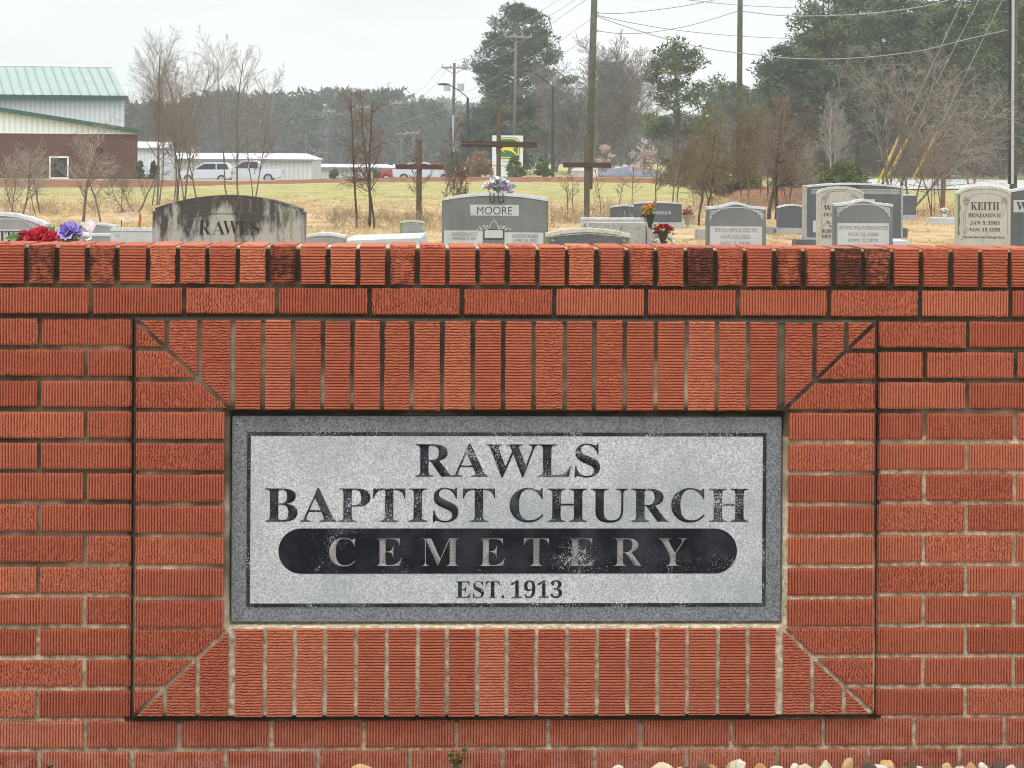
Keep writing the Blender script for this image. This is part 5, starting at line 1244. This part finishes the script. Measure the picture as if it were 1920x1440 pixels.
for (a_, b_) in ((95, 131), (-34, 2), (-164, -128)):
    wx0, wx1, wz0, wz1 = (a_ - 258) * m, (b_ - 258) * m, bz(336), bz(294)
    fr = MB(); t_ = .09
    for q_ in ((wx0, wx1, wz0, wz0 + t_), (wx0, wx1, wz1 - t_, wz1), (wx0, wx0 + t_, wz0 + t_, wz1 - t_), (wx1 - t_, wx1, wz0 + t_, wz1 - t_)): fr.box(q_[0], q_[1], -.06, .02, q_[2], q_[3])
    f_ = fr.build('window', M_WFRAME, bld); MB().box(wx0 + t_, wx1 - t_, -.02, .02, wz0 + t_, wz1 - t_).build('pane', M_GLASS, f_)
for x in (46, 190): MB().box((x - 258 - 4) * m, (x - 258 + 4) * m, -.18, 0, bz(287), bz(278)).build('wall_lamp', M_BLACK, bld, bevel=.02)
# upper hall with the standing seam roof
Zu = 148; m = mpp(Zu); p0 = P(233, HY, Zu); u = empty('upper_hall', (p0[0], p0[1], zg), -YAW + R(9.9)); tag(u, 'taller white metal hall with green standing seam roof behind the brick one', 'building')
def uz(py, Z=Zu): return P(233, py, Z)[2] - zg
xl = -640 * m
MB().box(xl, 0, 0, 16, 0, uz(182)).build('wall', M_WMET, u)
ez, rz_ = uz(181), P(233, 127, 156)[2] - zg; rx = (218 - 233) * mpp(156) - .9
rx = -.75
rf = MB(); rf.add([(xl, -.35, ez), (.12, -.35, ez), (rx, 8, rz_), (xl, 8, rz_), (xl, -.35, ez - .12), (.12, -.35, ez - .12), (rx, 8, rz_ - .12), (xl, 8, rz_ - .12), (.12, 16.3, ez), (xl, 16.3, ez)],
   [(0, 1, 2, 3), (0, 4, 5, 1), (1, 5, 6, 2), (2, 8, 9, 3), (1, 8, 2)]); rfo = rf.build('roof', M_GMET, u)
k = 0; x = -.3
rb = MB()
while x > xl + 1:
    xt = x + (rx - .12) * min(1, 1.0) * .92
    rb.tube([(x, -.36, ez + .05), (min(xt, rx), 7.98, rz_ + .05)], .035, 4); x -= 17.6 * mpp(Zu)
rb.build('seam', M_RIB, rfo)
MB().box(xl, .2, -.5, -.34, ez - .22, ez + .04).build('gutter', M_GTRIM, u); MB().tube([(xl, 8, rz_ + .03), (rx, 8, rz_ + .03)], .07, 6).build('ridge_cap', M_WFRAME, rfo)
def shed(px0, px1, ytop, yeave, ybase, Z, label, mat, depth=10, hip=True):
    m = mpp(Z); c = P(px0, ybase, Z); e = empty('pale_shed', (c[0], c[1], c[2]), -YAW); tag(e, label, 'shed')
    L_ = (px1 - px0) * m; zt = (ybase - ytop) * m * 1.0; ze = (ybase - yeave) * m; zt = zt + (4) * (1.37 - c[2] - zt) / Z * 0
    MB().box(0, L_, 0, depth, -.2, ze).build('wall', mat, e)
    MB().add([(-.2, -.3, ze), (L_ + .2, -.3, ze), (L_ - (.8 if hip else -.2), 4, zt), (-.2, 4, zt), (-.2, depth + .3, ze), (L_ + .2, depth + .3, ze), (-.2, -.3, ze - .1), (L_ + .2, -.3, ze - .1)], [(0, 1, 2, 3), (3, 2, 5, 4), (1, 5, 2), (0, 3, 4), (6, 7, 1, 0)]).build('roof', M_SHROOF, e)
    MB().box(-.2, L_ + .2, -.36, -.29, ze - .14, ze + .02).build('gutter', M_STRIM, e); return e
shed(262, 585, 286, 297, 341, 212, 'long low cream shed with pale roof behind the parked cars', M_CREAM)
shed(586, 736, 307.5, 313.5, 340, 226, 'lower cream shed right of the long one', M_CREAM)
s_ = shed(250, 308, 265, 277, 340, 205, 'small white shed close behind the brick building corner', M_WMET, 6, False)
shed(738, 800, 308, 314, 333, 260, 'far pale shed behind the red and white cars', M_CREAM)

# ================================================================== vehicles
M_CARW = simple('white car paint', (.60, .615, .635), .25, .03, 2, spec=.6); M_CARS = simple('silver car paint', (.50, .52, .54), .25, .03, 2, spec=.6); M_CARR = simple('red car paint', (.45, .02, .025), .25, .05, 2, spec=.6)
M_CARBL = simple('blue tarpaulin', (.30, .33, .46), .6, .15, 2); M_TYRE = simple('tyre', (.015, .015, .016), .8); M_RIM = simple('alloy rim', (.45, .46, .48), .35, .05, 2, metal=.6); M_CGLASS = simple('car glass', (.02, .026, .03), .12, .2, 1, spec=.35); M_TAIL = simple('tail lamp', (.42, .015, .015), .3)
def vehicle(name, px, ybase, Z, L_, mat, label, kind, face=1, group=None):
    """px = centre column; face=1 points right"""
    c = P(px, ybase, Z); e = empty(name, (c[0], c[1], c[2]), -YAW + (0 if face > 0 else math.pi)); tag(e, label, 'car' if kind != 'pickup' else 'pickup', group)
    hl = L_ / 2; W_ = .86
    if kind == 'pickup':
        body = [(-hl, .55), (-hl, 1.12), (-hl + 1.75, 1.16), (-hl + 1.75, 1.2), (hl - 1.5, 1.2), (hl - .2, 1.08), (hl, .95), (hl, .5), (hl - .5, .38), (-hl + .4, .42)]
        cab = [(-hl + 1.72, 1.18), (-hl + 1.9, 1.82), (-hl + 2.3, 1.9), (hl - 2.5, 1.9), (hl - 1.5, 1.2)]
        wins = [[(-hl + 1.95, 1.26), (-hl + 2.08, 1.78), (-hl + 2.75, 1.8), (-hl + 2.75, 1.26)], [(-hl + 2.85, 1.26), (-hl + 2.85, 1.8), (hl - 2.55, 1.8), (hl - 1.75, 1.26)]]; wr = .40; wx = (-hl + 1.15, hl - 1.0)
    elif kind == 'suv':
        body = [(-hl, .5), (-hl, 1.05), (-hl + .1, 1.15), (hl - 1.3, 1.12), (hl - .15, .98), (hl, .8), (hl, .42), (hl - .5, .32), (-hl + .4, .35)]
        cab = [(-hl + .05, 1.1), (-hl + .35, 1.66), (-hl + .7, 1.74), (hl - 2.2, 1.74), (hl - 1.25, 1.1)]
        wins = [[(-hl + .3, 1.18), (-hl + .5, 1.62), (-hl + 1.3, 1.64), (-hl + 1.3, 1.18)], [(-hl + 1.4, 1.18), (-hl + 1.4, 1.64), (hl - 2.25, 1.64), (hl - 1.5, 1.18)]]; wr = .36; wx = (-hl + .9, hl - .9)
    else:
        body = [(-hl, .5), (-hl, .85), (-hl + .15, 1.0), (-hl + .8, 1.02), (hl - 1.45, .98), (hl - .3, .80), (hl, .62), (hl, .36), (hl - .5, .24), (-hl + .4, .26)]
        cab = [(-hl + .45, .99), (-hl + 1.15, 1.38), (-hl + 1.6, 1.45), (-hl + 2.4, 1.44), (hl - 1.3, .97)]
        wins = [[(-hl + .85, 1.03), (-hl + 1.3, 1.34), (-hl + 1.95, 1.37), (-hl + 1.95, 1.03)], [(-hl + 2.03, 1.03), (-hl + 2.03, 1.37), (-hl + 2.45, 1.35), (hl - 1.6, 1.0)]]; wr = .33; wx = (-hl + .85, hl - .9)
    MB().prism(body, -W_, W_).build('body', mat, e, bevel=.07)
    MB().prism(cab, -W_ + .1, W_ - .1).build('cab', mat, e, bevel=.06)
    for s_ in (-1, 1):
        for wv in wins: MB().prism(wv, s_ * (W_ - .1) - .012, s_ * (W_ - .1) + .012).build('window', M_CGLASS, e)
        for x in wx:
            b = MB(); b.tube([(x, s_ * (W_ - .2), wr), (x, s_ * (W_ + .02), wr)], wr, 16); w_ = b.build('wheel', M_TYRE, e)
            b = MB(); b.tube([(x, s_ * (W_ + .005), wr), (x, s_ * (W_ + .03), wr)], wr * .62, 10); b.build('rim', M_RIM, w_)
        MB().box(-hl - .02, -hl + .1, s_ * (W_ - .16) - .1, s_ * (W_ - .16) + .1, body[1][1] - .32, body[1][1] - .04).build('tail_lamp', M_TAIL, e)
        MB().box(hl - .12, hl + .01, s_ * (W_ - .2) - .12, s_ * (W_ - .2) + .12, body[-3][1] + .15, body[-3][1] + .3).build('headlight', M_WFRAME, e)
    return e
vehicle('parked_pickup', 466, 342.5, 205, 5.8, M_CARW, 'white pickup parked with its tail towards the right', 'pickup', -1)
vehicle('parked_car', 386, 343.5, 201, 4.6, M_CARW, 'white car parked nose left before the pickup', 'suv', -1)
vehicle('parked_car', 392, 335, 218, 5.0, M_CARS, 'silver van roof showing behind the white car', 'suv', 1)
vehicle('parked_car', 797, 343, 168, 4.6, M_CARW, 'white sedan facing right behind the left cross', 'sedan', 1)
vehicle('parked_car', 758, 343, 174, 4.3, M_CARR, 'red car peeping out behind the tail of the white sedan', 'sedan', -1)
vehicle('parked_car', 818, 343, 176, 4.4, M_CARR, 'second red car, roof showing above the white sedan', 'sedan', 1)
# covered rows far back
c = G(1175, 155); o = MB().prism([(-2.6, 0), (-2.4, .4), (-1.6, .75), (-.8, .5), (.2, .7), (1.2, .55), (2.2, .4), (2.5, 0)], 0, 2.5).build('tarpaulin', M_CARBL, None, bevel=.06); o.location = c; tag(o, 'faded blue tarpaulin cover behind the blossom trees', 'tarpaulin')
# ================================================================== dealer sign with leaping deer
Zd = 168; m = mpp(Zd); c = P(951.5, 331, Zd); sg = empty('roadside_sign', c, -YAW); tag(sg, 'white roadside sign with green and yellow leaping deer emblem', 'sign')
M_SW = simple('white sign face', (.70, .71, .73), .5, .03, 1); M_SG = simple('emblem green', (.012, .15, .05), .5, .05, 1); M_SY = simple('emblem yellow', (.80, .62, .03), .5, .05, 1)
def sp_(x, y): return ((x - 951.5) * m, (331 - y) * m)
MB().box(-29 * m, 29 * m, 0, .45, 20.5 * m, 77 * m).build('upper_face', M_SW, sg, bevel=.02); MB().box(-29 * m, 29 * m, .02, .43, -.7, 19.5 * m).build('lower_face', M_SW, sg, bevel=.02)
def squircle(cx_, cy_, hw, hh, y0, y1, mat, name, bow=.14):
    pts = []
    for a_ in np.linspace(0, 2 * math.pi, 48, endpoint=False):
        cs_, sn = math.cos(a_), math.sin(a_); ex = abs(cs_) ** .38 * math.copysign(1, cs_); ez = abs(sn) ** .55 * math.copysign(1, sn)
        pts.append(sp_(cx_ + hw * ex * (1 - .05 * ez * ez), cy_ - hh * ez))
    return MB().prism(pts, y0, y1).build(name, mat, sg)
squircle(952, 277.5, 22.5, 20, -.03, .01, M_SG, 'emblem_edge'); squircle(952, 277.5, 21.3, 18.8, -.045, .0, M_SY, 'emblem_border'); squircle(952, 277.5, 18.8, 16.6, -.06, .0, M_SG, 'emblem_field')
deer = [(938, 280.5), (943, 277), (944.5, 274.5), (944, 270), (942, 268.5), (945, 268), (944.5, 265), (947, 267), (949, 265), (950.5, 267), (948.5, 269), (950, 272.5), (953, 275.5), (960, 275), (962.5, 274), (961.5, 271), (964.5, 273.5), (964, 277.5), (961, 280.5), (965, 284.5), (969, 289), (968, 291), (966, 289), (961, 285.5), (956, 282.5), (950, 282), (945, 281.5), (941, 281.5), (947, 285.5), (946, 286.5), (941, 283.5)]
MB().prism([sp_(x, y) for x, y in deer], -.075, -.02).build('deer_emblem', M_SY, sg)
mb = MB(); mb.box(-10 * m, 5 * m, -.012, .0, 27 * m, 29 * m); mb.build('small_print', simple('faded print', (.30, .42, .36)), sg)

# ================================================================== poles, lamps, wires
M_POLE = bark('utility pole timber', (.085, .075, .058), (.16, .145, .115), 3); M_POLEG = bark('treated pole timber', (.062, .07, .052), (.125, .13, .098), 3); M_LPOST = simple('black lamp post', (.012, .02, .022), .5); M_CONDUIT = simple('pale conduit', (.42, .42, .44), .5); M_ARM = bark('weathered crossarm', (.22, .17, .14), (.38, .30, .26), 3); M_TRANS = simple('grey transformer', (.42, .46, .47), .5); M_INSUL = simple('insulator', (.40, .41, .42), .4)
def pole(px_top, top, px_b, base, Z, wpx, label, mat=None, group=None, hmore=0):
    m = mpp(Z); b = P(px_b, base, Z); t_ = P(px_top, top, Z); e = empty('utility_pole', b); tag(e, label, 'utility pole', group)
    d = t_ - b; MB().tube([(0, 0, -.8), tuple(d * .5), tuple(d)], [wpx * m / 2 * 1.12, wpx * m / 2, wpx * m / 2 * .8], 12).build('pole', mat or M_POLE, e, smooth=True)
    return e, b, m
def crossarm(e, b, m, px, py, Z, x0, x1, name='crossarm', ins=4):
    c = P(px, py, Z) - b; ar = MB().box((x0 - px) * m, (x1 - px) * m, -.08, .08, -.07, .07).build(name, M_ARM, e); ar.location = (c[0], c[1] - .16, c[2]); ar.rotation_euler = (0, 0, -YAW)
    for k in range(ins):
        x = (x0 + 1.5 + (x1 - x0 - 3) * k / (ins - 1) - px) * m; i_ = MB().lathe((x, 0, .07), [(.03, 0), (.06, .05), (.03, .1), (.055, .14), (.02, .2)], 8).build('insulator', M_INSUL, ar)
    MB().tube([((x0 * .7 + px * .3 - px) * m, 0, -.06), (0, -.02, -14 * m * .9)], .03, 5).build('brace', M_ARM, ar); MB().tube([((x1 * .7 + px * .3 - px) * m, 0, -.06), (0, -.02, -14 * m * .9)], .03, 5).build('brace', M_ARM, ar)
    return ar
e, b, m = pole(852, 118, 848, 332, 185, 6, 'pole with crossarm and two transformers left of the tall pine', M_POLEG)
crossarm(e, b, m, 851.5, 127, 185, 828, 877)
for x in (838, 864):
    c = P(x, 171, 185) - b; MB().lathe((c[0], c[1] - .1, c[2]), [(.26, 0), (.26, .55), (.2, .62), (.05, .64)], 12).build('transformer', M_TRANS, e)
c = [P(849.8, y, 185) - b for y in (322, 216)]; MB().tube([(c[0][0], c[0][1] - .16, c[0][2]), (c[1][0], c[1][1] - .16, c[1][2])], .085, 8).build('conduit', M_CONDUIT, e)
e, b, m = pole(967.5, 64, 963.5, 326, 186, 5.5, 'pole with crossarm in front of the tall lone pine', B_GREY)
crossarm(e, b, m, 967.3, 69, 186, 946, 997)
e, b, m = pole(1118.5, -130, 1103, 349, 97, 13, 'tall leaning pole right of the black lamp post', M_POLEG)
for y in (24, 30, 58): c = P(1115.5 - y * .03, y, 97) - b; MB().lathe((c[0] + .14, c[1] - .1, c[2]), [(.02, -.06), (.05, -.03), (.05, .03), (.02, .06)], 8).build('insulator', M_INSUL, e)
e, b, m = pole(1389, -150, 1385, 352, 103, 10.5, 'straight dark pole between the flat topped pine and the stand', M_POLEG)
e, b, m = pole(1904, -300, 1900, 352, 92, 13, 'pole with pale conduit at the right edge', M_POLE)
c = [P(x, y, 92) - b for x, y in ((1896, 345), (1898.5, -300))]; MB().tube([(c[0][0], c[0][1] - .2, c[0][2]), (c[1][0], c[1][1] - .2, c[1][2])], .055, 8).build('conduit', M_CONDUIT, e)
c = [P(x, y, 92) - b for x, y in ((1890.5, 345), (1893, -300))]; MB().tube([(c[0][0], c[0][1] - .1, c[0][2]), (c[1][0], c[1][1] - .1, c[1][2])], .05, 8).build('cable_guard', M_BLACK, e)
SMG = 'thin distant poles before the far wood'
for k, (px, tp, bs, Z, lb, arm) in enumerate([(617, 204, 340, 250, 'thin distant pole before the lower shed', 200), (742, 188, 336, 240, 'thin distant pole left of the left cross', 196), (680, 196, 338, 262, 'thin distant pole hidden in the dark leafless clump', 214), (752, 246, 334, 300, 'far short pole with transformers behind the red car', 252), (774, 244, 334, 310, 'far short pole beside the one with transformers', 250), (574, 250, 340, 235, 'short post at the end of the long shed', 262), (640, 285, 340, 235, 'short post before the lower shed', 292), (699, 270, 338, 250, 'short dark post right of the lower shed', 280)]):
    e, b, m = pole(px, tp, px - .5, bs, Z, 3.2, lb, M_POLEG, SMG)
    if k < 5: crossarm(e, b, m, px, tp + 5, Z, px - 12, px + 12, ins=3)
def lamp(px, ytop, base, Z, ax, ay, hx, label):
    m = mpp(Z); b = P(px, base, Z); e = empty('lamp_post', b); tag(e, label, 'lamp post', 'black lamp posts along the road')
    q_ = lambda x, y: tuple(P(x, y, Z) - b)
    MB().tube([(0, 0, -.8), q_(px, ytop)], [.13, .09], 10).build('post', M_LPOST, e); MB().tube([q_(px, ytop), q_((px + ax) / 2 + 2, (ytop + ay) / 2 - 1), q_(ax, ay)], .04, 6).build('arm', M_LPOST, e)
    h0, h1 = Vector(q_(ax + 1, ay)), Vector(q_(hx, ay)); MB().tube([h0, h0 * .6 + h1 * .4, h1], [.05, .10, .06], 8).build('lamp_head', M_LPOST, e)
lamp(877, 183, 331, 180, 840, 158, 821, 'black lamp post right of the crossarm pole')
lamp(1036.5, 163, 330, 165, 993, 132, 976, 'black lamp post left of the leaning pole')
lamp(1266, 186, 330, 172, 1222, 148, 1206, 'black lamp post at the trunk of the flat topped pine')
M_CABLE = simple('overhead cable', (.16, .165, .17), .6); M_CABLEL = simple('bright cable', (.30, .31, .31), .5)
def wire(pts, label, rad=.013, mat=None):
    """pts: (px, py, Z) along the span; a smooth curve through them"""
    Q_ = [Vector(P(*p)) for p in pts]; out = []
    for i in range(len(Q_) - 1):
        a, b_, c, d = Q_[max(i - 1, 0)], Q_[i], Q_[i + 1], Q_[min(i + 2, len(Q_) - 1)]
        for k in range(8):
            t_ = k / 8; out.append(.5 * ((2 * b_) + (c - a) * t_ + (2 * a - 5 * b_ + 4 * c - d) * t_ ** 2 + (3 * b_ - a - 3 * c + d) * t_ ** 3))
    out.append(Q_[-1]); o = MB().tube(out, rad, 5).build('overhead_wire', mat or M_CABLE); tag(o, label, 'wire', 'overhead wires'); return o
wire([(1116, 24, 97), (1165, 25, 98), (1250, 16, 98), (1320, 4, 98), (1389, -14, 103)], 'topmost wire from the leaning pole rising to the right')
wire([(1115, 57, 97), (1165, 63, 98), (1225, 60, 99), (1300, 46, 101), (1386.5, 20, 103)], 'sagging wire between the leaning pole and the straight pole')
wire([(1387, 20, 103), (1450, 28, 101), (1520, 30, 99), (1620, 26, 97), (1720, 14, 95), (1780, 0, 94), (1902, -34, 92)], 'bright wire sagging from the straight pole across the pines', .02, M_CABLEL)
wire([(1117, 28, 97), (1190, 44, 110), (1280, 58, 125), (1390, 68, 140), (1500, 73, 155)], 'faint wire running right behind the straight pole', .016)
wire([(1118, 30, 97), (1180, 52, 98), (1260, 76, 100), (1340, 93, 101), (1420, 103, 101), (1500, 110, 99), (1600, 109, 97), (1720, 96, 95), (1820, 72, 93), (1900, 54, 92)], 'long low wire crossing the whole stand of pines', .019, M_CABLEL)
wire([(1290, 0, 130), (1390, 10, 140), (1520, 16, 150)], 'faint wire high up left of the pine stand', .016)
for k, pts in enumerate([[(852, 114, 185), (880, 104, 184), (960, 55, 170), (1040, 5, 150), (1100, -36, 120), (1118, -50, 97)], [(877, 124, 185), (900, 99, 180), (960, 68, 168), (1040, 24, 140), (1080, -2, 120), (1117, -28, 97)], [(947, 67, 186), (920, 86, 186), (880, 110, 185), (877, 124, 185)], [(830, 124, 185), (815, 140, 200), (790, 168, 230), (742, 190, 240)], [(840, 124, 185), (822, 152, 205), (790, 180, 232), (752, 196, 240)],
                        [(995, 66, 186), (1030, 47, 160), (1080, 12, 130), (1117, -12, 97)], [(851, 185, 185), (905, 158, 180), (965, 122, 160), (1030, 90, 135), (1090, 48, 110), (1115, 30, 97)], [(851, 200, 185), (935, 165, 175), (1010, 132, 150), (1070, 92, 120), (1113, 57, 97)], [(912, 115, 184), (960, 95, 184), (995, 66, 186)]]):
    wire(pts, ['wire from the transformer pole top up through the tall pine', 'wire from the crossarm end up through the tall pine', 'short span between the two crossarms', 'wire falling left from the crossarm to the thin pole', 'second wire falling left from the crossarm', 'wire from the pine side crossarm to the leaning pole', 'low wire across the tall pine to the leaning pole', 'lowest wire across the tall pine to the leaning pole', 'bright span under the pine side crossarm'][k], .012, M_CABLEL if k in (0, 1, 6, 7, 8) else M_CABLE)
for k, (a_, b_, c_) in enumerate([((570, 212), (590, 216), (617, 204)), ((617, 204), (640, 213), (680, 198)), ((560, 222), (585, 223), (617, 212)), ((617, 210), (650, 216), (680, 205)), ((680, 196), (710, 205), (742, 190)), ((742, 190), (765, 192), (790, 189)), ((580, 246), (600, 248), (617, 238)), ((617, 244), (640, 243), (680, 240)), ((617, 286), (590, 284), (574, 262)), ((742, 232), (800, 215), (850, 200)), ((742, 258), (720, 262), (680, 250))]):
    wire([(*a_, 246), (*b_, 246), (*c_, 248)], ['pale drooping wire left of the thin pole', 'pale drooping wire right of the thin pole', 'lower pale wire left of the thin pole', 'lower pale wire right of the thin pole', 'pale wire meeting the pole left of the cross', 'pale wire leaving the pole by the cross rightwards', 'slack cable low left of the thin pole', 'slack cable low right of the thin pole', 'deeply sagging cable by the long shed end', 'long pale cable rising to the transformer pole', 'slack cable inside the dark leafless clump'][k], .015, M_CABLEL)
# guy wires with yellow markers
M_GUY = simple('steel guy strand', (.32, .34, .33), .5); M_YG = simple('yellow guy guard', (.72, .50, .05), .5, .12, 6)
for k, (x0, y0, x1, y1, xt, yt, lb) in enumerate([(1646, 343, 1686, 256, 1893, -190, 'left guy wire with long yellow marker'), (1658, 342, 1702, 260, 1897, -120, 'middle guy wire with yellow marker close to the left one'), (1712, 335, 1757, 248, 1899, -40, 'right guy wire with broken yellow marker')]):
    Z = 96; zt = 93; e = empty('guy_wire', P(x0, y0, Z)); b = np.array(e.location); tag(e, lb, 'guy wire', 'guy wires with yellow markers')
    q_ = lambda x, y, z: tuple(P(x, y, z) - b)
    MB().tube([(0, 0, -.4), q_(x1, y1, 95.4), q_(xt, yt, zt)], .014, 5).build('strand', M_GUY, e); MB().tube([q_(x0, y0, Z), q_(x1, y1, 95.4)], .05, 8).build('marker', M_YG, e)
# small roadside items
c = G(1656, 112); e = empty('dark_box_post', c); tag(e, 'dark box on a post behind the yellow markers', 'mailbox'); z1 = P(1656, 318, 112)[2]; z2 = P(1656, 302, 112)[2]
MB().tube([(0, 0, 0), (0, 0, z1)], .06, 6).build('post', M_BLACK, e); MB().box(-.17, .17, -.3, .3, z1, z2).build('box', M_BLACK, e, bevel=.05); MB().box(-.28, .28, -.34, .34, z2, z2 + .03).build('lid', M_STRIM, e)
c = G(1768, 62); o = MB().box(-.055, .055, -.055, .055, -.1, P(1768, 296, 62)[2]).build('wooden_post', bark('rusty post', (.13, .075, .055), (.22, .14, .11), 6), None, bevel=.01); o.location = c; o.rotation_euler = (0, R(1), 0); tag(o, 'reddish wooden post before the road on the right', 'post')
c = G(1094, 128); e = empty('utility_cabinet', c, -YAW); tag(e, 'pale utility cabinets behind the right cross', 'cabinet'); m = mpp(128)
MB().box(-24 * m, 3 * m, 0, .7, -.1, P(1094, 322, 128)[2]).build('lower_case', simple('pale green case', (.46, .50, .45), .5), e, bevel=.03); MB().box(-23 * m, 2 * m, -.02, .72, P(1094, 322, 128)[2], P(1094, 311.5, 128)[2]).build('upper_case', M_WFRAME, e, bevel=.03); MB().box(11 * m, 27 * m, .1, .7, -.1, P(1094, 312, 128)[2]).build('side_case', M_WFRAME, e, bevel=.03)

# ================================================================== damp air
M_HAZE = bpy.data.materials.new('damp air'); M_HAZE.use_nodes = True; hn = M_HAZE.node_tree; hn.nodes.clear()
pv = hn.nodes.new('ShaderNodeVolumePrincipled'); pv.inputs['Color'].default_value = (.86, .91, .97, 1); pv.inputs['Density'].default_value = .00055; pv.inputs['Anisotropy'].default_value = 0.0
ho = hn.nodes.new('ShaderNodeOutputMaterial'); hn.links.new(pv.outputs[0], ho.inputs['Volume'])
hz = MB().box(-1000, 1000, -20, 1320, -3.0, 45).build('haze', M_HAZE); tag(hz, 'thin damp haze over the whole place', 'haze', kind='stuff')
